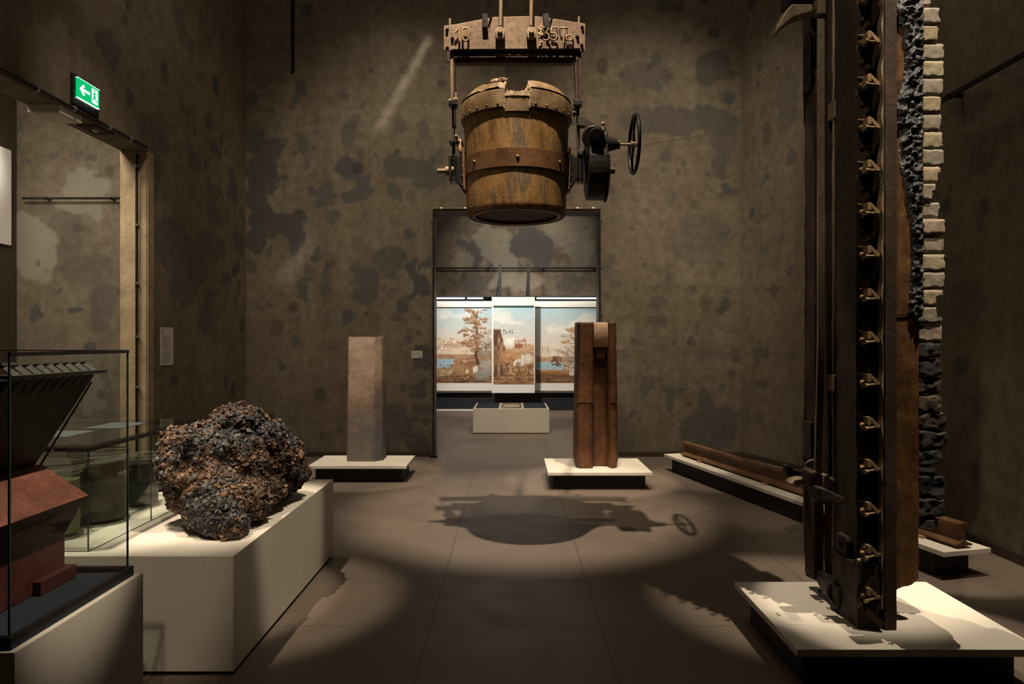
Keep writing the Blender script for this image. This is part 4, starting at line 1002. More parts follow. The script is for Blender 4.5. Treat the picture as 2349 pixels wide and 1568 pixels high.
# ================================================================ FURNACE SECTION
TZ = 8.6
t = fur = thing('furnace_section', 'tall dark rusty furnace door section with latches, tar and brick edge', 'furnace section', (1.9, 3.6, .2))
def wavy(m, amp=.003, fr=9, sd=0): return m.rough(amp, fr, sd)
dense_box(1.70, 1.765, 3.37, 3.60, .225, TZ, .06).rough(.006, 9, 1).build('column', MAT['column_brown'], t, smooth=40)
# weld bead along the far edge of the column
m = MB(); r7 = random.Random(7)
pts = [(1.698+r7.gauss(0, .0015), 3.603, .3+.06*i) for i in range(int((TZ-.3)/.06))]
m.tube(pts, [.0065+r7.random()*.003 for _ in pts], 8); m.build('weld_bead', MAT['bar_pale'], t, smooth=60)
dense_box(1.74, 2.02, 3.62, 3.80, .30, TZ, .09).rough(.006, 7, 2).build('rear_box', MAT['dark_rust'], t, smooth=40)
dense_box(1.765, 1.90, 3.47, 3.61, .24, TZ, .08).rough(.004, 8, 3).build('recess_plate', MAT['gear_black'], t, smooth=40)
dense_box(1.685, 1.735, 3.80, 3.93, .28, TZ, .06).rough(.004, 9, 4).build('rear_flange', MAT['dark_rust'], t, smooth=40)
m = MB(); pts = [(1.684+r7.gauss(0, .002), 3.932, .4+.06*i) for i in range(int((TZ-.4)/.06))]
m.tube(pts, [.005+r7.random()*.003 for _ in pts], 8); m.build('weld_bead', MAT['bar_pale'], t, smooth=60)
for za, zb in ((3.02, 3.62), (.95, 1.15)):
    dense_box(1.672, 1.684, 3.82, 3.925, za-.0, zb, .03).rough(.003, 20, za).build('reinforcing_plate', MAT['column_brown'], t, smooth=40)
# front plate, its narrow bright edge strip, recess and armour plate
dense_box(1.812, 1.868, 3.315, 3.50, .205, TZ, .05).rough(.0035, 11, 5).build('front_plate', MAT['plate_brown'], t, smooth=40)
m = MB(); zz = []; n = int((TZ-.3)/.0217)
pp = []
for i in range(n+1):
    z = .3 + i*.0217; wv = .010*max(0, sin(2*pi*(z-.05)/.217)) ; pp.append((1.806-wv, z))
poly = pp + [(1.812, TZ-.05), (1.812, .3)]
for i in range(len(pp)-1):
    (xa_, za_), (xb_, zb_) = pp[i], pp[i+1]
    m.add([(xa_, 3.322, za_), (1.8115, 3.322, za_), (1.8115, 3.322, zb_), (xb_, 3.322, zb_), (xa_, 3.36, za_), (1.8115, 3.36, za_), (1.8115, 3.36, zb_), (xb_, 3.36, zb_)], [(0,1,2,3),(4,7,6,5),(0,3,7,4)])
m.build('sealing_strip', MAT['bar_pale'], t)
dense_box(1.868, 1.92, 3.42, 3.52, .33, TZ, .08).rough(.003, 9, 6).build('recess_web', MAT['gear_black'], t, smooth=40)
m = dense_box(1.905, 2.026, 3.40, 3.43, .36, TZ, .02)
m.v = [(x, y, z if z > .45 else z + .05*mnoise.noise(Vector((x*14, y*3, 1)))+ .35*(x-1.9)) for x, y, z in m.v]
m.rough(.004, 12, 8).build('armour_plate', MAT['armour_rust'], t, smooth=40)
m = MB().box(1.908, 2.02, 3.394, 3.40, Z_(722, 3.4)-.003, Z_(722, 3.4)+.002); m.rough(.003, 30).build('plate_joint', MAT['gear_black'], t)
m = MB().box(1.908, 2.02, 3.394, 3.40, Z_(292, 3.4)-.002, Z_(292, 3.4)+.002); m.rough(.003, 30).build('plate_joint', MAT['armour_rust'], t)
# tar crust: dense lumpy strip whose left edge wanders over the armour plate
edge = [(0, 2060), (30, 2058), (50, 2062), (60, 2075), (95, 2076), (120, 2080), (180, 2075), (205, 2068), (240, 2060), (262, 2062), (282, 2060), (295, 2072), (320, 2068), (345, 2066), (370, 2064), (400, 2072), (425, 2078), (450, 2084), (475, 2086), (500, 2090), (540, 2096), (600, 2095), (680, 2090), (718, 2088), (735, 2101)]
ey = [e[0] for e in edge]; ex = [e[1] for e in edge]
NZ, NX = 560, 16; z0_, z1_ = Z_(735, 3.38), 4.9
m = MB()
for i in range(NZ+1):
    z = z0_ + (z1_-z0_)*i/NZ; py = CY + (EYE-z)*F/3.38
    xl = X_(np.interp(py, ey, ex), 3.38); xr = 2.045
    for k in range(NX+1):
        u = k/NX; x = xl + (xr-xl)*u; q = Vector((x, 0, z))
        b = max(0, min(1, u*5)) * max(0.0, min(1, (1-u)*7+.35))
        d1 = mnoise.voronoi(q*38)[0]; d2 = mnoise.voronoi(q*85+Vector((3, 1, 2)))[0]
        hgt = .012 + .022*abs(mnoise.noise(q*14)) + .020*(1-d1[0]*1.6) + .008*(1-d2[0]*1.7)
        jx = .006*mnoise.noise(q*60)
        m.v.append((x+jx*(1 if u < .9 else 0), 3.402 - b*hgt - (0 if b > 0 else -.004), z))
for i in range(NZ):
    for k in range(NX): a = i*(NX+1)+k; m.f.append((a, a+1, a+NX+2, a+NX+1))
nb = len(m.v); m.v += [(x, 3.41, z) for x, y, z in m.v[:nb]]
rim = [k for k in range(NX+1)] + [i*(NX+1)+NX for i in range(1, NZ+1)] + [NZ*(NX+1)+k for k in range(NX-1, -1, -1)] + [i*(NX+1) for i in range(NZ-1, 0, -1)]
for i in range(len(rim)): a, b = rim[i], rim[(i+1) % len(rim)]; m.f.append((a, b, b+nb, a+nb))
o = m.build('tar_crust', MAT['tar'], t, smooth=50); o['label'] = 'glossy black tar crust'
# brick stack: one child per course
rb_ = random.Random(12)
rights = {0:2138,1:2160,2:2155,3:2168,4:2168,5:2166,6:2160,7:2162,8:2166,9:2168,10:2160,11:2150,12:2160,13:2168,14:2168,15:2170,16:2168,17:2165,18:2162,19:2164,20:2162,21:2162,22:2160,23:2160,24:2174,25:2174,26:2158,27:2145,28:2168,29:2168,30:2152}
bricks_y = [(-26, 15), (17, 57), (58, 97), (98, 138), (138, 178), (178, 219), (220, 259), (259, 301), (301, 341), (341, 381), (381, 421), (421, 461), (463, 500), (501, 539), (542, 580), (582, 622), (623, 662), (663, 702), (703, 742), (744, 784), (785, 822), (824, 862), (864, 904), (905, 944), (945, 986), (988, 1028), (1029, 1068), (1069, 1088), (1089, 1140), (1142, 1186), (1188, 1214)]
def carve(m, x0, x1, z0, z1, bite, sd):
    """chip the right-hand corners like broken brick"""
    out = []
    for (x, y, z) in m.v:
        q = Vector((x*9, y*9+sd, z*9)); u = (x-x0)/(x1-x0); v_ = (z-z0)/(z1-z0)
        k = max(0, u-.72)/.28
        x2 = x - k*(.002+.014*abs(mnoise.noise(q*4)))
        if bite:
            side = v_ if bite > 0 else 1-v_; nn = mnoise.noise(Vector((x*40, y*18, z*40+sd)))*.10
            if side > .42 + nn and y < 3.50: x2 = min(x2, x0 + (x1-x0)*(1-.36*abs(bite)+nn*.8))
        y += .007*max(0, abs(2*v_-1)-.8)/.2 + .006*max(0, abs(2*u-1)-.88)/.12
        n = mnoise.turbulence_vector(Vector((x, y, z+sd))*26, 2, False)*.0022
        out.append((x2+n.x, y+n.y, z+n.z*.7))
    m.v = out; return m
for i, (ya_, yb_) in enumerate(bricks_y):
    Yk = 3.42; x0 = X_(2106.5+rb_.uniform(-1.5, 1.5), Yk); x1 = X_(rights[i], Yk); z1 = Z_(ya_+1.0, Yk); z0 = Z_(yb_-1.0, Yk)
    dark = i >= 20
    m = dense_box(x0, x1, Yk-.004+rb_.uniform(-.006, .006), 3.62, z0, z1, .0095 if True else .02)
    if dark:
        cx_, cz_ = (x0+x1)/2, (z0+z1)/2; hx_, hz_ = (x1-x0)/2, (z1-z0)/2; tl = rb_.uniform(-.06, .06)
        m.v = [tuple(Vector((cx_+(v[0]-cx_)*(1-.10*abs((v[2]-cz_)/hz_)**4)+tl*(v[2]-cz_), v[1]+.010*max(0, abs((v[0]-cx_)/hx_)-.8)/.2+.010*max(0, abs((v[2]-cz_)/hz_)-.8)/.2, cz_+(v[2]-cz_)*(.97-.06*max(0, (v[0]-cx_)/hx_)**4)+.04*tl*(v[0]-cx_)))+mnoise.turbulence_vector(Vector(v)*19+Vector((i, 0, 0)), 4, False)*.011) for v in m.v]
        mat = MAT['brick_scorched'] if i in (22, 23, 24) else MAT['brick_black']
    else:
        carve(m, x0, x1, z0, z1, {11: -.9, 10: -.5, 12: -.6, 1: .4, 6: 0, 17: -1.0, 18: .9, 12: -.4, 2: -.3}.get(i, 0), i)
        mat = MAT['brick'][[0, 0, 1, 0, 2, 0, 1, 0, 2, 0, 1, 0, 0, 3, 0, 2, 0, 1, 0, 3][i]]
    o = m.build('brick', mat, t, smooth=38)
for i in range(8):     # courses above the frame
    z0 = Z_(-28, 3.42)+.088*i; dense_box(2.04, 2.165, 3.415, 3.62, z0, z0+.084, .02).rough(.003, 26, i).build('brick', MAT['brick'][i % 4], t, smooth=38)
dense_box(1.99, 2.06, 3.52, 3.66, .66, TZ, .08).rough(.006, 10, 9).build('backing', MAT['tar'], t, smooth=40)
# fill that holds the upper part out of frame
# latches on the recess: template + copies
def latch_meshes():
    out = []
    B = lambda a, b, Y=3.36: P(a, b, Y)
    m = MB(); m.tube([B(1987, 291, 3.30), B(2018, 293, 3.335)], .0062, 10); m.cyl(B(1984.5, 291, 3.295), B(1989, 291, 3.30), .010, n=12); out.append(('latch_bolt', m, 'latch'))
    m = MB(); m.prism([(X_(a, 3.33), Z_(b, 3.33)) for a, b in ((1988, 273), (1996, 271), (2014, 288), (2012, 296), (2006, 293), (1996, 280))], 'y', 3.315, 3.355); m.box(X_(1986, 3.33), X_(1994, 3.33), 3.31, 3.42, Z_(287, 3.33), Z_(270, 3.33)); out.append(('latch_lever', m, 'latch'))
    m = MB(); m.tube([B(1967, 275, 3.37), B(1988, 276, 3.35)], .0052, 8); out.append(('latch_pin', m, 'latch'))
    m = MB(); m.cyl(B(1972, 293, 3.40), B(1980, 292, 3.33), .013, .011, 14); out.append(('latch_nut', m, 'latch'))
    m = MB(); m.prism([(X_(a, 3.38), Z_(b, 3.38)) for a, b in ((1965, 303), (1998, 297), (1997, 301), (1968, 311))], 'y', 3.33, 3.40); out.append(('latch_wedge', m, 'column_brown'))
    m = MB(); m.prism([(X_(a, 3.40), Z_(b, 3.40)) for a, b in ((1964, 333), (1973, 335), (1972, 342), (1964, 345))], 'y', 3.36, 3.42); out.append(('latch_lug', m, 'column_brown'))
    return out
PITCH = 97.0/F*3.36
root_latch = None; parts_l = []
for nm, m, mt in latch_meshes():
    if root_latch is None:
        root_latch = m.build('latch', MAT[mt], t, smooth=40); parts_l.append((root_latch, None)); ORG[root_latch.name] = ORG[t.name]
    else: parts_l.append((m.build(nm, MAT[mt], root_latch, smooth=30), root_latch))
for k in list(range(-3, 0)) + list(range(1, 12)):
    c = root_latch.copy(); COL.objects.link(c); c.parent = t; c.location = Vector((0, 0, (k)*-PITCH)) if True else 0
    for ch in list(root_latch.children):
        if k == 11 and 'lug' in ch.name: continue
        d_ = ch.copy(); COL.objects.link(d_); d_.parent = c
# long pale lever bar
m = MB(); pa = P(1873, 1092, 3.70); m.bar(P(1866+8, 1150, 3.70), P(1883, 780, 3.70), .036, .02, up=(0, 1, 0)); m.bar(P(1883, 782, 3.70), P(1882.5, 40, 3.70), .036, .02, up=(0, 1, 0)); m.build('lever_bar', MAT['bar_pale'], t, bevel=.002)
m = MB(); m.bar(P(1881, 36, 3.70), P(1881, 0, 3.70), .044, .05, up=(0, 1, 0)); m.bar(P(1881, 2, 3.70), (P(1881, 0, 3.70).x, 3.70, TZ), .036, .03, up=(0, 1, 0)); m.build('lever_head', MAT['bar_pale'], t, bevel=.003)
dense_box(X_(1893, 3.70), X_(1903, 3.70), 3.66, 3.80, .8, TZ, .08).rough(.003, 9, 13).build('side_web', MAT['plate_brown'], t, smooth=40)
for py, hh in ((255, 20), (878, 19)):
    c = P(1911, py, 3.62); MB().box(c.x-.012, c.x+.012, 3.58, 3.66, c.z-hh/F*3.62, c.z+hh/F*3.62).build('spacer_block', MAT['bar_pale'], t, bevel=.004)
# upper cast arm
def castpoly(name, pts, Y, th, mat, bev=.008, par=None):
    m = MB().prism([(X_(a, Y), Z_(b, Y)) for a, b in pts], 'y', Y, Y+th); return m.build(name, MAT[mat], par or t, bevel=bev, seg=3)
castpoly('locking_arm', [(1866, 9), (1818, 8), (1808, 18), (1796, 36), (1789, 52), (1781, 60), (1781, 75), (1790, 66), (1805, 52), (1820, 40), (1840, 33), (1866, 26)], 3.60, .09, 'bar_pale')
castpoly('arm_bracket', [(1812, 0), (1872, 0), (1872, -60), (1816, -60)], 3.60, .14, 'gear_black')
castpoly('arm_bracket', [(1870, 28), (1892, 28), (1892, -80), (1870, -80)], 3.73, .06, 'gear_black')
castpoly('hook_tab', [(1858, 38), (1865, 36), (1863, 60), (1858, 66)], 3.68, .02, 'bar_pale', .003)
# lower locking gear
castpoly('locking_arm', [(1878, 1118), (1897, 1122), (1938, 1142), (1937, 1150), (1924, 1159), (1905, 1152), (1880, 1147)], 3.40, .07, 'column_brown')
castpoly('locking_arm', [(1803, 1066), (1812, 1068), (1822, 1077), (1850, 1083), (1862, 1098), (1806, 1094)], 3.90, .06, 'column_brown')
castpoly('locking_arm', [(1813, 1109), (1822, 1101), (1838, 1097), (1858, 1098), (1862, 1113), (1835, 1114), (1818, 1115)], 3.62, .08, 'bar_pale')
castpoly('locking_hub', [(1860, 1084), (1872, 1078), (1898, 1098), (1900, 1122), (1880, 1126), (1862, 1116)], 3.52, .12, 'dark_rust')
castpoly('locking_lug', [(1893, 1088), (1900, 1088), (1906, 1100), (1896, 1118), (1886, 1116)], 3.50, .05, 'bar_pale')
castpoly('lever_foot', [(1865, 1100), (1878, 1100), (1880, 1145), (1868, 1146)], 3.60, .05, 'column_brown')
MB().tube([P(a, b, 3.72) for a, b in ((1872, 1056), (1858, 1057), (1850, 1063), (1850, 1078), (1852, 1088))], .009, 10).build('ring_handle', MAT['bar_pale'], t, smooth=60)
MB().cyl(P(1893, 1057, 3.66), P(1904, 1058, 3.66), .006, n=10).build('pin', MAT['latch'], t, smooth=60)
MB().cyl(P(1905, 1108, 3.6), P(1917, 1104, 3.6), .035, .03, 18).build('locking_hub', MAT['column_brown'], t, smooth=40)
ch0 = None
for i in range(16):
    y = 1128 + i*5.2; c = P(1853+1.5*sin(i), y, 3.72); pts = []
    for k in range(12):
        a = 2*pi*k/12; dx = .0045*cos(a); dz = .0085*sin(a); pts.append(c + (Vector((dx, 0, dz)) if i % 2 else Vector((0, dx, dz))))
    MB().tube(pts, .0017, 6, closed=True).build('chain_link', MAT['gear_black'], t, smooth=60)
for i in range(7):
    c = P(1846+i*2.6, 1083+(i % 2)*2+3*sin(i), 3.75); pts = [c + Vector((.009*cos(2*pi*k/10), .004*(i % 2)*sin(2*pi*k/10), .006*sin(2*pi*k/10))) for k in range(10)]
    MB().tube(pts, .002, 6, closed=True).build('chain_link', MAT['gear_black'], t, smooth=60)
# foot casting
m = MB(); path = [P(a, b, Y) for a, b, Y in ((1856, 1312, 3.90), (1868, 1318, 3.86), (1890, 1328, 3.78), (1910, 1336, 3.70), (1925, 1346, 3.62))]
for i in range(len(path)-1): m.bar(path[i], path[i+1], .05, .035, up=(0, 0, 1))
m.build('foot_strap', MAT['column_brown'], t, bevel=.004)
MB().prism([(3.83, .29), (3.72, .235), (3.63, .203), (3.45, .203), (3.45, .34), (3.62, .34), (3.75, .345), (3.85, .315)], 'x', 1.69, 1.73).build('foot_bracket', MAT['gear_black'], t, bevel=.006)
MB().tube([(1.682, 3.565+.062*cos(2*pi*k/24), .283+.062*sin(2*pi*k/24)) for k in range(24)], .012, 8, closed=True).build('foot_ring', MAT['column_brown'], t, smooth=60)
MB().cyl(P(1873, 1353, 3.70), P(1882, 1352, 3.70), .009, .012, 12).build('bolt', MAT['gear_black'], t, smooth=40)
MB().tube([P(a, b, 3.70) for a, b in ((1877, 1363), (1882, 1367), (1890, 1366))], .003, 6).build('cotter_pin', MAT['gear_black'], t, smooth=60)
MB().prism([(3.405, .53), (3.525, .53), (3.53, .60), (3.51, .625), (3.42, .625), (3.40, .605)], 'x', 1.668, 1.70).build('foot_block', MAT['column_brown'], t, bevel=.008, seg=3)
MB().cyl((1.668, 3.465, .58), (1.66, 3.465, .58), .018, n=16).build('bolt', MAT['dark_rust'], t, smooth=40)
MB().box(1.662, 1.76, 3.335, 3.53, .508, .526).build('foot_shelf', MAT['column_brown'], t, bevel=.003)
MB().prism([(3.335, .526), (3.41, .526), (3.36, .61), (3.335, .60)], 'x', 1.72, 1.745).build('foot_gusset', MAT['latch'], t, bevel=.003)
MB().cyl((1.69, 3.345, .53), (1.73, 3.345, .532), .010, n=12).build('bolt', MAT['latch'], t, smooth=40)
m = dense_box(1.688, 1.80, 3.335, 3.60, .206, .508, .02); m.v = [(x + .03*max(0, (.40-z))*0, y, z) for x, y, z in m.v]; m.rough(.005, 14, 4).build('foot_casting', MAT['column_brown'], t, smooth=45)
MB().bar(P(1970, 1385, 3.33), P(2022, 1432, 3.31), .03, .05).build('foot_brace', MAT['plate_brown'], t, bevel=.004)

for o_ in fur.children_recursive:
    if o_.type == 'MESH':
        for v_ in o_.data.vertices:
            if v_.co.z < .0015: v_.co.z = .0015
# ================================================================ SLAG LUMP
def blob_union(parts, vox):
    m = MB()
    for c, r in parts: m.ball(c, 1.0, 24, 16, r)
    me = bpy.data.meshes.new('tmp'); me.from_pydata(m.v, [], m.f); me.update(); o = bpy.data.objects.new('tmp', me); link(o)
    md = o.modifiers.new('r', 'REMESH'); md.mode = 'VOXEL'; md.voxel_size = vox
    sm = o.modifiers.new('s', 'SMOOTH'); sm.iterations = 6; sm.factor = .6
    dg = bpy.context.evaluated_depsgraph_get(); out = bpy.data.meshes.new_from_object(o.evaluated_get(dg)); bpy.data.objects.remove(o); return out
def rp(px, py, Y): return P(px, py, Y)
parts = [(rp(520, 1085, 4.05), (.26, .29, .26)), (rp(428, 1078, 3.85), (.14, .18, .23)), (rp(560, 1150, 3.85), (.14, .18, .12)), (rp(475, 1165, 3.72), (.11, .14, .11)), (rp(600, 1125, 4.1), (.12, .2, .11)), (rp(510, 1185, 3.66), (.12, .13, .13)), (rp(530, 1205, 3.60), (.085, .10, .09)), (rp(500, 1135, 3.82), (.185, .2, .14)),
         (rp(625, 1060, 4.35), (.19, .28, .17)), (rp(660, 1090, 4.45), (.11, .2, .09)), (rp(548, 968, 4.2), (.155, .16, .11)), (rp(518, 970, 4.15), (.085, .12, .09)), (rp(615, 1005, 4.25), (.12, .16, .11)), (rp(422, 1012, 3.88), (.10, .14, .07)), (rp(478, 1005, 4.05), (.12, .16, .09)), (rp(625, 1120, 4.48), (.12, .16, .10))]
me0 = blob_union(parts, .011)
n0 = len(me0.vertices); co = np.empty(n0*3); me0.vertices.foreach_get('co', co); co = co.reshape(-1, 3); no = np.empty(n0*3); me0.vertex_normals.foreach_get('vector', no); no = no.reshape(-1, 3)
faces0 = [tuple(p.vertices) for p in me0.polygons]
holes = [(rp(437, 1030, 3.70), .045), (rp(433, 1065, 3.70), .04), (rp(520, 1048, 3.78), .055), (rp(560, 1000, 4.02), .03), (rp(395, 1130, 3.7), .04)]
dsp = np.zeros(n0)
for i in range(n0):
    p = Vector(co[i]); h = .030*mnoise.noise(p*7) + .018*mnoise.noise(p*16)
    for c, r in holes:
        dd = (p-c).length/(r*1.9)
        if dd < 1: h -= .065*(1-dd*dd)
    dsp[i] = h
co = co + no*dsp[:, None]; co[:, 2] = np.maximum(co[:, 2], PZ+.002)
rg = np.random.RandomState(4)
# angular chunks bedded in the surface
phi = (1+5**.5)/2; ico = np.array([(-1, phi, 0), (1, phi, 0), (-1, -phi, 0), (1, -phi, 0), (0, -1, phi), (0, 1, phi), (0, -1, -phi), (0, 1, -phi), (phi, 0, -1), (phi, 0, 1), (-phi, 0, -1), (-phi, 0, 1)])/1.902
icf = np.array([(0,11,5),(0,5,1),(0,1,7),(0,7,10),(0,10,11),(1,5,9),(5,11,4),(11,10,2),(10,7,6),(7,1,8),(3,9,4),(3,4,2),(3,2,6),(3,6,8),(3,8,9),(4,9,5),(2,4,11),(6,2,10),(8,6,7),(9,8,1)])
NV, NF, NC = [co], [np.array([(f[0], f[1], f[2]) for f in faces0] + [(f[0], f[2], f[3]) for f in faces0 if len(f) == 4])], []
GREY = [(.024, .023, .024), (.048, .046, .045), (.085, .081, .077), (.15, .142, .130), (.04, .032, .026)]
RUST = [(.06, .032, .018), (.115, .058, .028), (.19, .10, .048), (.26, .16, .09), (.085, .05, .031), (.05, .034, .024)]
def pick(p, r):
    cen = max(0, 1-((p[0]+1.58)/.26)**2-((p[2]-1.07)/.17)**2)
    rusty = .70 + .7*(mnoise.noise(Vector(p)*6.0)) + .5*(mnoise.noise(Vector(p)*19.0)) + .45*(p[2]-1.05) - .42*cen + .5*(r.rand()-.5)
    pool = RUST if rusty > .5 else GREY
    return np.array(pool[r.randint(len(pool))])*(.8+.5*r.rand())
base_col = np.array([pick(co[i], rg)*.7 for i in range(n0)]); NC.append(base_col); off = n0
area_w = np.arange(n0)
for cnt, lo_, hi_, sink in ((300, .018, .032, .5), (2600, .009, .018, .3), (8500, .004, .009, .1)):
    idx = rg.randint(0, n0, cnt)
    for i in idx:
        if co[i][2] < PZ+.015 : continue
        r = rg.uniform(lo_, hi_)*rg.uniform(.8, 1.1); sc = r*rg.uniform(.4, 1.35, 3)
        A = np.linalg.qr(rg.normal(size=(3, 3)))[0]
        v = (ico*(1+rg.uniform(-.45, .35, (12, 1)))*sc) @ A.T + co[i] + no[i]*(r*(.45-sink))
        v[:, 2] = np.maximum(v[:, 2], PZ+.002)
        NV.append(v); NF.append(icf+off); NC.append(np.repeat(pick(co[i], rg)[None], 12, 0)); off += 12
V_ = np.concatenate(NV); F_ = np.concatenate(NF); C_ = np.concatenate(NC)
me = bpy.data.meshes.new('slag_lump'); base = Vector((-1.62, 3.9, PZ)); me.from_pydata((V_-np.array(base)).tolist(), [], F_.tolist()); me.update()
set_attr(me, 'chunk', C_); me.materials.append(MAT['slag'])
o = bpy.data.objects.new('slag_lump', me); link(o); o.location = base
tag(o, 'huge rough lump of grey and rust slag balanced on the white block plinth', 'slag')

# ================================================================ JAR CASE on the big plinth
JX1, JYN, JYF, JZ = -2.07, 3.337, 4.49, 1.095
t = thing('glass_case', 'long low glass case over the dark jars, behind the slag lump', 'glass case', (-2.6, 3.9, PZ))
th = .008
MB().box(-3.15, JX1, JYN, JYN+th, PZ+.001, JZ-.012).build('front_pane', MAT['glass'], t)
MB().box(JX1-th, JX1, JYN+th+.002, 3.915, PZ+.001, JZ-.012).build('side_pane', MAT['glass'], t)
MB().box(JX1-th, JX1, 3.921, JYF, PZ+.001, JZ-.012).build('side_pane', MAT['glass'], t)
MB().box(-3.15, JX1-th-.002, JYF-th, JYF, PZ+.001, JZ-.012).build('rear_pane', MAT['glass'], t)
MB().box(-3.16, JX1+.006, JYN-.006, JYF+.006, JZ-.012, JZ).build('lid_pane', MAT['smoke_glass'], t)
m = MB(); m.box(JX1-.022, JX1+.008, JYN-.008, JYF+.008, JZ-.030, JZ-.0125); m.box(-3.16, JX1-.022, JYN-.008, JYN+.022, JZ-.030, JZ-.0125); m.box(-3.16, JX1-.022, JYF-.022, JYF+.008, JZ-.030, JZ-.0125); m.build('lid_frame', MAT['black_steel'], t)
for x_, y_ in ((JX1, JYN), (JX1, 3.918)):
    MB().box(x_-.005, x_+.001, y_-.001, y_+.0035, PZ+.001, JZ-.03).build('glass_edge', MAT['glass_edge'], t)
MB().box(-3.15, JX1, JYN-.001, JYN+.001, PZ+.0005, PZ+.004).box(JX1-.001, JX1+.001, JYN, JYF, PZ+.0005, PZ+.004).build('seal', MAT['glass_edge'], t)
MAT['sheet'] = flat('lid_reflection', (.07, .085, .085), .5)  # reflection in the case lid, painted as pale sheets lying on it
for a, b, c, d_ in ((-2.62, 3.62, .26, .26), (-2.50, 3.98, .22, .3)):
    tag(MB().box(a, a+c, b, b+d_, JZ+.0005, JZ+.002).build('reflection_sheet', MAT['sheet']), 'pale bluish sheet standing in for a reflection on the jar case lid, nearer the front' if b < 3.8 else 'pale bluish sheet standing in for a reflection on the jar case lid, farther back', 'sheet', 'reflection sheets on the jar case lid')
MAT['rim_glass'] = flat('thick_rim_glass', (.16, .17, .13), .08, 0, .9)
def jar(label, cx, cy, r, h, fill, mat):
    t = thing('glass_jar', label, 'jar', (cx, cy, PZ), 'jars in the low glass case'); c = (cx, cy, PZ)
    MB().lathe([(0, .002), (r*1.04, .002), (r*1.06, .010), (r, .022), (r*.985, h-.05), (r*.99, h-.03), (r*1.07, h-.026), (r*1.07, h-.014), (r*.96, h-.012), (r*.955, .026), (0, .020)], c, 48).build('glass_body', MAT['jar_glass'], t, smooth=35)
    MB().lathe([(0, h-.002), (r*.9, h-.003), (r*1.06, h-.006), (r*1.06, h-.0125), (0, h-.0125)], c, 48).build('glass_lid', MAT['jar_glass'], t, smooth=35)
    for nm_, zz_, rr_, th_ in (('rim_edge', h-.020, r*1.075, .0045), ('rim_edge', h-.004, r*1.06, .003), ('foot_edge', .008, r*1.06, .0045)):
        MB().tube([(cx+rr_*cos(2*pi*k/48), cy+rr_*sin(2*pi*k/48), PZ+zz_) for k in range(48)], th_, 8, closed=True).build(nm_, MAT['rim_glass'], t, smooth=60)
    m = MB().lathe([(0, .028), (r*.945, .028), (r*.945, fill), (r*.5, fill+.008), (0, fill+.012)], c, 48, fr=lambda a, j: 0); o = m.build('dark_sample', mat, t, smooth=35)
    return t
def dustm(name, a, b):
    m = M(name); v = m.coord(); n = m.noise(v, 9, 5, .6, .6); return m.fin(m.ramp(n, [(.35, a), (.7, b)]), .55, 0, None, .5)
J1 = dustm('ore_dust', (.022, .025, .02), (.10, .102, .085)); J2 = dustm('coal_dust', (.008, .009, .009), (.055, .057, .055)); J3 = dustm('pale_sample', (.14, .13, .09), (.26, .24, .17))
jar('widest dark filled glass jar with a lid in the low case', X_(229, 3.91), 3.91, .142, .405, .35, J1)
jar('smaller dark jar with a lid, farther back in the low case', X_(323, 4.28), 4.28, .103, .325, .27, J2)
jar('pale filled jar nearest the front of the low case', X_(128, 3.60), 3.60, .115, .36, .30, J3)

# ================================================================ MODEL CASE at the left edge
GX1, GYN, GYF, GZ0, GZ1 = -1.362, 1.85, 2.42, .80, 1.567
t = thing('glass_case', 'tall glass case with thin black edges over the colliery model, left edge', 'glass case', (-1.9, 2.1, VZ))
MB().box(-2.52, GX1+.014, GYN-.014, GYF+.014, VZ+.001, VZ+.012).box(-2.50, GX1-.008, GYN+.010, GYF-.008, VZ+.012, VZ+.018).build('tray', MAT['felt'], t)
m = MB()
for b in ((-2.52, GX1+.014, GYF-.004, GYF+.014), (-2.52, GX1+.014, GYN-.014, GYN+.004), (GX1-.004, GX1+.014, GYN, GYF)): m.box(b[0], b[1], b[2], b[3], VZ+.012, GZ0+.004)
m.build('base_frame', MAT['black_steel'], t, bevel=.002)
MB().box(-2.5, GX1, GYF-.006, GYF, GZ0+.004, GZ1-.004).build('rear_pane', MAT['glass'], t)
MB().box(-2.5, GX1, GYN, GYN+.006, GZ0+.004, GZ1-.004).build('front_pane', MAT['glass'], t)
MB().box(GX1-.006, GX1, GYN+.008, GYF-.008, GZ0+.004, GZ1-.004).build('side_pane', MAT['glass'], t)
MB().box(-2.5, GX1, GYN, GYF, GZ1-.003, GZ1+.003).build('top_pane', MAT['glass'], t)
for a in ((GX1-.003, GX1+.002, GYF-.003, GYF+.002), (GX1-.003, GX1+.002, GYN-.002, GYN+.003)): MB().box(*a, GZ0, GZ1).build('corner_edge', MAT['glass_edge'], t)
MB().box(-2.5, GX1+.003, GYF-.004, GYF+.004, GZ1-.006, GZ1+.005).build('top_edge', MAT['black_steel'], t)
MB().box(GX1-.004, GX1+.004, GYN, GYF, GZ1-.006, GZ1+.005).build('top_edge', MAT['black_steel'], t)
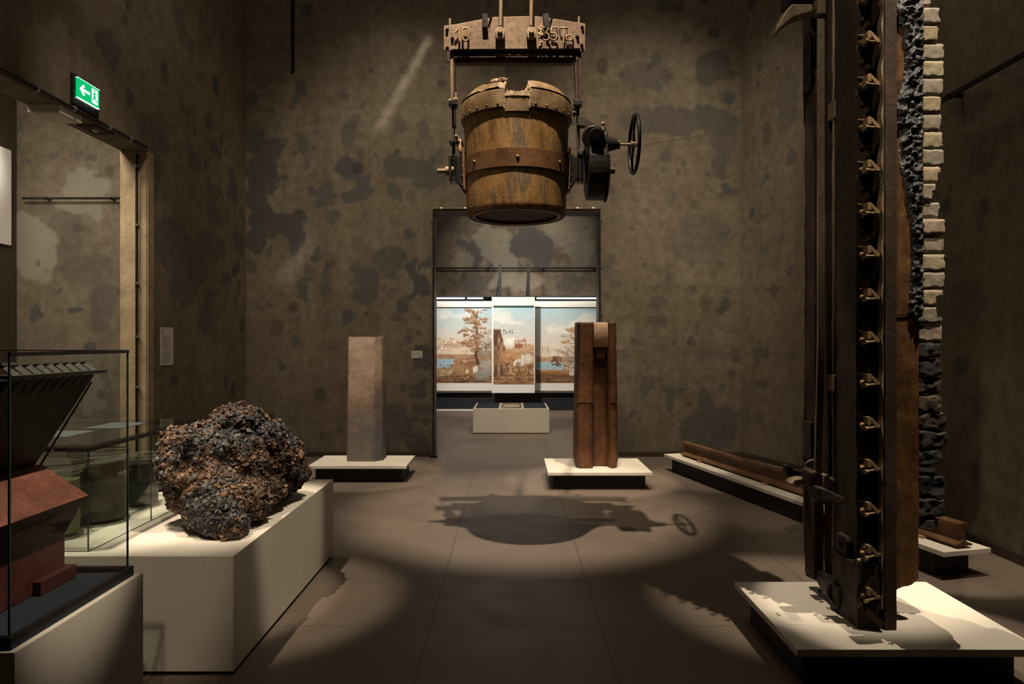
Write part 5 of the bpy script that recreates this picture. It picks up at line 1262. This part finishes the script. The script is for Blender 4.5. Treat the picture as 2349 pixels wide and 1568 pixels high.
def mdl():
    zt = VZ+.0185
    t = thing('hopper_model', 'model of a dark wooden hopper over a red brown building in the glass case', 'model', (-1.80, 2.1, zt))
    MAT['red'] = rust('model_red', [(.20, .062, .038), (.27, .09, .055), (.32, .115, .07)], 9, (1, 1, 1), .6, 0, .15)
    MAT['red_dark'] = rust('model_red_side', [(.075, .018, .016), (.10, .026, .022)], 9, (1, 1, 1), .6, 0, .15)
    MAT['model_black'] = rust('model_black', [(.008, .009, .008), (.022, .022, .018)], 12, (1, 1, .3), .6, 0, .3)
    xr = -1.455; xc = -1.80
    prof = [(xr, 1.075), (-1.53, .945), (-1.53, zt+.002), (2*xc+1.53, zt+.002), (2*xc+1.53, .945), (2*xc-xr, 1.075), (2*xc+1.60, 1.182), (-1.60, 1.182)]
    body = MB().prism(prof[:6], 'y', 1.93, 2.335).build('building', MAT['red_dark'], t, bevel=.001)
    r = MB(); rx, lx = xr+.004, 2*xc-xr-.004; 
    r.add([(rx, 1.926, 1.0755), (rx, 2.339, 1.0755), (lx, 2.339, 1.0755), (lx, 1.926, 1.0755), (-1.60, 2.05, 1.183), (-1.60, 2.325, 1.183), (-2.0, 2.325, 1.183), (-2.0, 2.05, 1.183)],
          [(0,1,2,3), (4,7,6,5), (0,4,5,1), (1,5,6,2), (2,6,7,3), (3,7,4,0)]); r.build('roof', MAT['red'], t)
    MB().box(-1.60, -1.505, 2.18, 2.36, zt+.001, zt+.045).build('buttress', MAT['red_dark'], t, bevel=.001)
    h = MB(); a, b = -1.44, 2*xc+1.44; c, d = -1.615, 2*xc+1.615
    h.add([(c, 2.08, 1.184), (c, 2.31, 1.184), (d, 2.31, 1.184), (d, 2.08, 1.184), (a, 1.94, 1.488), (a, 2.355, 1.488), (b, 2.355, 1.488), (b, 1.94, 1.488)],
          [(0,3,2,1), (4,5,6,7), (0,1,5,4), (1,2,6,5), (2,3,7,6), (3,0,4,7)]); h.build('hopper', MAT['model_black'], t)
    MAT['model_grey'] = flat('model_grey', (.10, .10, .085), .55)
    MB().box(a-.01, -1.405, 1.92, 2.37, 1.494, 1.505).build('lower_rail', MAT['model_grey'], t)
    MB().box(-1.452, -1.435, 1.92, 2.34, 1.533, 1.540).build('upper_rail', MAT['model_grey'], t)
    y = 1.93
    while y < 2.33:
        MB().bar((-1.42, y+.03, 1.503), (-1.445, y, 1.535), .016, .004, up=(1, 0, 0)).build('brace', MAT['model_grey'], t)
        MB().bar((-1.425, y+.02, 1.492), (-1.47, y+.02, 1.44), .006, .006).build('strut', MAT['model_grey'], t)
        y += .045
    MB().tube([(-1.475, 2.34, 1.475), (-1.445, 2.345, 1.462), (-1.60, 2.345, 1.21), (-1.622, 2.34, 1.17), (-1.65, 2.33, 1.09)], .0035, 8).build('rod', MAT['model_black'], t, smooth=60)
    for q in ((-1.507, 2.352, 1.36), (-1.585, 2.352, 1.225)): MB().ball(q, .0045, 8, 6).build('rod_end', MAT['steel_light'], t, smooth=60)
mdl()

# ================================================================ GALLERY: landscape panels
def landscape(W, H, seed, kind, dens=6.4/1000*3):
    """numpy painted landscape, returns (ny, nx, 3); u 0..1 left to right, v 0..1 bottom to top"""
    nx = int(W/.0085); ny = int(H/.0085)
    u, v = np.meshgrid(np.linspace(0, 1, nx), np.linspace(0, 1, ny)); X = u*W; Y = v*H
    def c(r, g, b): return np.array(L((r, g, b))[:3])
    def over(img, col, a): return img*(1-a[..., None]) + np.asarray(col)*a[..., None]
    k = np.clip((v-.45)/.55, 0, 1)[..., None]
    img = (1-k)*c(236, 208, 178) + k*c(158, 196, 206)
    cl = sstep(.48, .66, fbm2(X*1.7+seed, Y*3.2, seed, 5)); img = over(img, c(232, 224, 208), cl*.85*sstep(.35, .55, v)*(1-.55*sstep(.8, 1, v)))
    n1 = fbm2(X*3, Y*3, seed+3, 5); n2 = fbm2(X*22, Y*26, seed+5, 4); n3 = fbm2(X*60, Y*60, seed+6, 2); n4 = fbm2(X*7+2*n1, Y*34, seed+8, 4)
    def hill(base, amp, f, col1, col2, s, top=0):
        nonlocal img
        hz = base + amp*(fbm2(X*f, X*0+s, seed+s, 4)-.5)*2 + .02*(n2-.5)
        a = sstep(hz+.004, hz-.004, v); q_ = np.clip(.5+(n4-.5)*1.7+(n2-.5)*.7, 0, 1)[..., None]; tcol = c(*col1)*(1-q_) + c(*col2)*q_
        img = over(img, tcol, a); return hz
    def blocks(y0, y1, n, s, x0=0, x1=1):
        nonlocal img
        rg = random.Random(s)
        for i in range(n):
            a = rg.uniform(x0, x1); w_ = rg.uniform(.012, .05)/W*1.4; b = rg.uniform(y0, y1); h_ = rg.uniform(.015, .05)
            m_ = ((abs(u-a) < w_) & (v > b) & (v < b+h_)).astype(float); img = over(img, c(*rg.choice([(238, 220, 196), (222, 190, 150), (205, 165, 120)])), m_*.9)
            m2 = ((abs(u-a) < w_) & (v > b+h_) & (v < b+h_+.012*(1-abs(u-a)/w_))).astype(float); img = over(img, c(178, 120, 70), m2*.9)
            for q in range(3):
                m3 = ((abs(u-a-(q-1)*w_*.6) < w_*.14) & (v > b+h_*.45) & (v < b+h_*.7)).astype(float); img = over(img, c(130, 95, 70), m3*.6)
    def tree(cx, cyb, top, wd, cols, s, lean=0):
        nonlocal img
        tk = ((abs(u-cx-lean*(v-cyb) - .012*np.sin(v*30)) < .012+.012*np.clip((top-v)/(top-cyb), 0, 1)) & (v > cyb) & (v < top-.06)).astype(float); img = over(img, c(92, 58, 30), tk*.9)
        rg = random.Random(s)
        for i in range(9):   # limbs
            a0 = cyb+(top-cyb)*rg.uniform(.25, .8); dx = rg.choice((-1, 1))*rg.uniform(.4, .9)*wd; x0 = cx+lean*(a0-cyb)
            tt = np.clip((u-x0)/dx, 0, 1); m_ = (abs(v-(a0+.09*tt+.01*np.sin(tt*9))) < .005*(1.3-tt)) & ((u-x0)/dx > 0) & ((u-x0)/dx < 1); img = over(img, c(100, 64, 34), m_.astype(float)*.8)
        for i in range(150):
            k_ = rg.random()**.8; ay = cyb + (top-cyb)*(.27+.73*k_); cl_ = .62+.5*sin(k_*21+s)
            sp = wd*(1-.6*abs(k_-.35))*cl_; ax = cx + lean*(ay-cyb) + rg.uniform(-1, 1)*sp
            rx = rg.uniform(.08, .2)*wd; ry = rg.uniform(.010, .024)
            dd_ = ((u-ax)/rx)**2 + ((v-ay)/ry)**2 + (n3-.5)*2.6 + (n2-.5)*3.0
            a = sstep(1.0, .8, dd_); hi_ = sstep(-.5, .9, (v-ay)/ry+(n3-.5)*3)[..., None]
            img = over(img, c(*cols[0])*(1-hi_) + c(*cols[1])*hi_, a*.8)
    def dab(cx, cy, rx, ry, col, a_=.9, nz_=1.2):
        nonlocal img
        dd_ = ((u-cx)/rx)**2 + ((v-cy)/ry)**2 + (n2-.5)*nz_*2.2 + (n3-.5)*nz_; t_ = (.66+.62*n2+.12*(v-cy)/ry*(nz_ > .5))[..., None]; img = over(img, np.clip(c(*col)*t_, 0, 1), sstep(1.1, .8, dd_)*a_)
    if kind == 'left':
        hill(.57, .05, 1.5, (214, 176, 132), (232, 208, 176), 1); blocks(.44, .56, 60, 5, 0, .75); blocks(.40, .50, 12, 8, 0, .3)
        hill(.385, .02, 1.2, (168, 108, 58), (190, 140, 90), 2); 
        w_ = ((v < .32) & (v > .20) & (u < .5-.6*(.32-v))).astype(float); img = over(img, c(150, 184, 196), w_)
        hill(.22, .05, 1.1, (196, 160, 104), (150, 110, 60), 3)
        hz = .30 - .5*(u-.8)**2*3; a = sstep(hz+.004, hz-.01, v)*(u > .4); img = over(img, c(150, 98, 54)*np.ones_like(img)*(.7+.6*n2[..., None]), a)
        for i in range(9): dab(.03+.022*i+.004*(i % 2), .20+.012*(i % 3), .010, .028, (96, 62, 40), .8)
        hill(.10, .05, 1.3, (92, 56, 30), (160, 112, 62), 4)
        for i in range(60): r_ = random.Random(i+5); dab(r_.random(), .05+.33*r_.random(), r_.uniform(.004, .02), r_.uniform(.004, .012), r_.choice([(236, 218, 190), (86, 58, 36), (190, 150, 96), (120, 84, 48)]), .8)
        dab(.62, .16, .12, .07, (176, 132, 60)); dab(.78, .17, .035, .055, (236, 220, 196)); dab(.67, .15, .02, .035, (230, 206, 176)); dab(.88, .10, .12, .06, (150, 146, 130)); dab(.93, .22, .10, .10, (176, 166, 150), .8)
        dab(.92, .50, .14, .16, (178, 166, 146), .75); dab(.86, .42, .14, .10, (150, 132, 108), .75, 2)
        tree(.80, .24, .97, .26, [(128, 76, 34), (206, 156, 92)], 11, -.02)
    if kind == 'mid':
        hill(.50, .06, 1.5, (196, 140, 80), (224, 190, 140), 1); dab(.42, .54, .16, .07, (246, 238, 216)); blocks(.46, .56, 5, 3, .5, .95)
        for x_ in (.53, .62, .72, .79): img = over(img, c(176, 104, 60), ((abs(u-x_) < .007) & (v > .46) & (v < .57)).astype(float))
        img = over(img, c(176, 104, 60), ((abs(v-.572) < .006) & (u > .51) & (u < .81)).astype(float)); img = over(img, c(170, 96, 50), ((abs(v-.50) < .025) & (u > .52) & (u < .72)).astype(float))
        hill(.42, .06, 1.2, (176, 116, 52), (204, 156, 88), 2)
        rk = sstep(.02, -.02, u - (.34-.35*np.clip(v-.30, 0, 1)+.10*(n1-.5)) ) * sstep(.735, .70, v+.05*(u-.1)); img = over(img, (c(96, 62, 38)*(1-sstep(.3, .7, fbm2(X*16, Y*6, 77, 4)))[..., None]+c(176, 126, 78)*sstep(.3, .7, fbm2(X*16, Y*6, 77, 4))[..., None]), rk)
        for i in range(16): dab(.06+.42*random.Random(i).random(), .72-.14*random.Random(i+30).random()*((i % 4)/3+.2), .016, .010, (88, 68, 52), .9, 2)
        dab(.34, .33, .20, .10, (196, 132, 66)); dab(.33, .20, .055, .075, (60, 48, 38)); dab(.80, .33, .16, .07, (236, 214, 188)); 
        dab(.62, .27, .13, .065, (236, 220, 196), .95, .3); dab(.60, .24, .055, .05, (176, 116, 60), .9, .3)
        for cx in (.56, .72):
            rr_ = np.sqrt(((u-cx)*W)**2 + ((v-.19)*H)**2); img = over(img, c(120, 74, 40), ((abs(rr_-.075) < .011)).astype(float)); 
            an = np.arctan2((v-.19)*H, (u-cx)*W); img = over(img, c(120, 74, 40), ((rr_ < .07) & (abs(np.sin(an*4)) < .18)).astype(float)*.8)
        dab(.90, .22, .06, .045, (140, 88, 50)); dab(.86, .15, .03, .04, (120, 78, 48))
        hill(.13, .05, 1.5, (104, 62, 34), (186, 132, 76), 5)
        for i in range(60): r_ = random.Random(i+95); dab(.2+.8*r_.random(), .05+.40*r_.random(), r_.uniform(.008, .03), r_.uniform(.004, .012), r_.choice([(236, 218, 190), (86, 58, 36), (200, 156, 100), (120, 84, 48)]), .75)
        sl = (abs(u-(.10+.28*(.45-v)/.33)) < .025*(1.3-v)) & (v < .43) & (v > .12); img = over(img, c(176, 112, 66), sl.astype(float)*.9)
    if kind == 'right':
        hill(.46, .03, 1.5, (222, 192, 158), (236, 214, 186), 1); blocks(.38, .45, 14, 4); 
        for x_ in (.07, .10, .13): img = over(img, c(176, 124, 96), ((abs(u-x_) < .004) & (v > .40) & (v < .49)).astype(float))
        br = ((v > .30) & (v < .365) & (u > .55)).astype(float); img = over(img, c(226, 196, 158), br)
        for i in range(7): dab(.60+.06*i, .315, .018, .03, (236, 222, 204), .9, .2)
        hill(.36, .03, 1.2, (176, 120, 66), (204, 160, 104), 2)
        w_ = ((v < .28) & (v > .18) & (u < .3)).astype(float); img = over(img, c(156, 188, 196), w_)
        hill(.17, .05, 1.2, (140, 82, 36), (176, 116, 56), 3)
        hz = .30 - (u-.5)**2*1.6; a = sstep(hz+.004, hz-.01, v)*(u > .36)*(u < .95); img = over(img, c(206, 190, 166)*np.ones_like(img)*(.65+.7*n2[..., None]), a*.95)
        dab(.40, .34, .10, .13, (160, 142, 124), .75, 2.2); dab(.22, .29, .05, .07, (112, 62, 34), .9, 2)
        hill(.10, .05, 1.1, (92, 54, 28), (156, 106, 56), 4)
        for i in range(60): r_ = random.Random(i+195); dab(r_.random(), .05+.35*r_.random(), r_.uniform(.005, .02), r_.uniform(.004, .012), r_.choice([(232, 216, 192), (96, 66, 44), (196, 156, 106), (150, 140, 124)]), .8)
        tree(.45, .36, .75, .18, [(176, 120, 70), (222, 176, 120)], 21, .02)
    lum = img.mean(-1, keepdims=True); img = (img*.74+lum*.26)*np.array([.97, 1.0, 1.03])*(.90+.20*n2[..., None])
    return nx, ny, np.clip(img, 0, 1)
def picture(parent, x0, x1, z0, z1, y, seed, kind):
    nx, ny, img = landscape(x1-x0, z1-z0, seed, kind); org = ORG[parent.name]
    gx, gz = np.meshgrid(np.linspace(x0, x1, nx), np.linspace(z0, z1, ny))
    v = np.stack([gx.ravel(), np.full(gx.size, y), gz.ravel()], 1) - np.array(org)
    a = (np.arange(ny-1)[:, None]*nx + np.arange(nx-1)[None, :]).ravel(); f = np.stack([a, a+1, a+nx+1, a+nx], 1)
    me = bpy.data.meshes.new('painting'); me.from_pydata(v.tolist(), [], f.tolist()); me.update(); set_attr(me, 'paint', img.reshape(-1, 3)); me.materials.append(MAT['paint'])
    o = bpy.data.objects.new('painting', me); link(o); o.parent = parent; ORG[o.name] = org
Yw = 15.9; pz = lambda py, Y=Yw: Z_(py, Y); px_ = lambda p, Y=Yw: X_(p, Y)
t = thing('picture_wall', 'wide free-standing display wall with lit landscape paintings beyond the doorway', 'display wall', (0.1, 16.05, 0))
MB().box(-3.4, 3.9, 15.98, 16.28, .001, pz(681, 15.98)).build('carcass', MAT['black'], t)
for a, b in ((-3.2, px_(1128)), (px_(1227), 3.75)):
    MB().box(a, b, Yw+.02, 15.98, pz(896), pz(690)).build('mount', MAT['board_white'], t)
    MB().box(a, b, Yw-.012, Yw+.04, pz(900), pz(897.5)).build('ledge', MAT['steel_light'], t)
    MB().box(a, b, Yw-.0, Yw+.03, pz(705.2), pz(704)).build('shadow_gap', MAT['black'], t)
for a, b in ((-3.2, px_(1066)), (px_(1072), px_(1108)), (px_(1231), 3.75)):
    MB().box(a, b, Yw-.06, Yw+.0, pz(685.5), pz(682.5)).build('light_strip', MAT['led'], t)
MB().box(-3.2, 3.75, Yw-.08, Yw+.06, pz(681.5), pz(679)).build('canopy', MAT['black'], t)
picture(t, -2.2+.0, px_(1128), pz(878), pz(705), Yw+.018, 7, 'left')
picture(t, px_(1229.5), 2.7, pz(878), pz(705), Yw+.018, 9, 'right')
Ym = 15.6
t = thing('picture_panel', 'narrow upright landscape panel standing forward in the middle of the display wall', 'picture', (px_(1177), Ym, 0))
MB().box(X_(1128, Ym), X_(1227, Ym), Ym, Ym+.05, Z_(901, Ym), Z_(681, Ym)).build('mount', MAT['board_white'], t, bevel=.003)
MB().box(X_(1132, Ym), X_(1225, Ym), Ym-.001, Ym+.001, Z_(706, Ym), Z_(700.5, Ym)).build('dark_top_edge', flat('green_black', (.02, .05, .045), .5), t)
picture(t, X_(1132, Ym), X_(1225, Ym), Z_(881, Ym), Z_(705.5, Ym), Ym-.003, 13, 'mid')
m = MB()
for a in (1140, 1215): m.box(X_(a, Ym), X_(a, Ym)+.05, Ym+.051, Yw-.01+.03, Z_(880, Ym), Z_(878, Ym)+.02)
m.build('bracket', MAT['black'], t)
for px, lean in ((1147, 8), (1212, 4)):
    t = thing('brace_post', 'black upright brace above the display wall, %s of the two' % ('left' if px == 1147 else 'right'), 'post', (X_(px, 16.4), 16.4, pz(681)), 'braces above the display wall')
    MB().box(X_(px, 16.4)-.035, X_(px, 16.4)+.035, 16.29, 16.36, .002, Z_(606, 16.35)).build('post', MAT['black_steel'], t)
    MB().bar((X_(px-1, 16.4), 16.37, Z_(635, 16.4)), (X_(px-lean, 16.4), 16.40, Z_(679, 16.4)), .05, .02, up=(0, 1, 0)).build('strut', MAT['black_steel'], t)
tag(MB().box(-4.9, px_(1090), 16.0-.10, 15.97, .001, .03).build('light_leak_strip', MAT['board_white']), 'thin white strip standing in for a light leak at the foot of the display wall', 'strip')  # light leaking at the wall's foot, painted as a white strip
# glowing projection screen on the partition of the side room
xs = X_(36, 9.45)+.012
t = thing('projection_screen', 'bright cream screen panel on the dark partition at the left edge', 'screen', (xs, 8.8, 3.0))
MB().box(xs+.002, xs+.026, 6.6, 9.32, Z_(563, 9.32), Z_(345, 9.32)).build('panel', MAT['board_white'], t, bevel=.004)
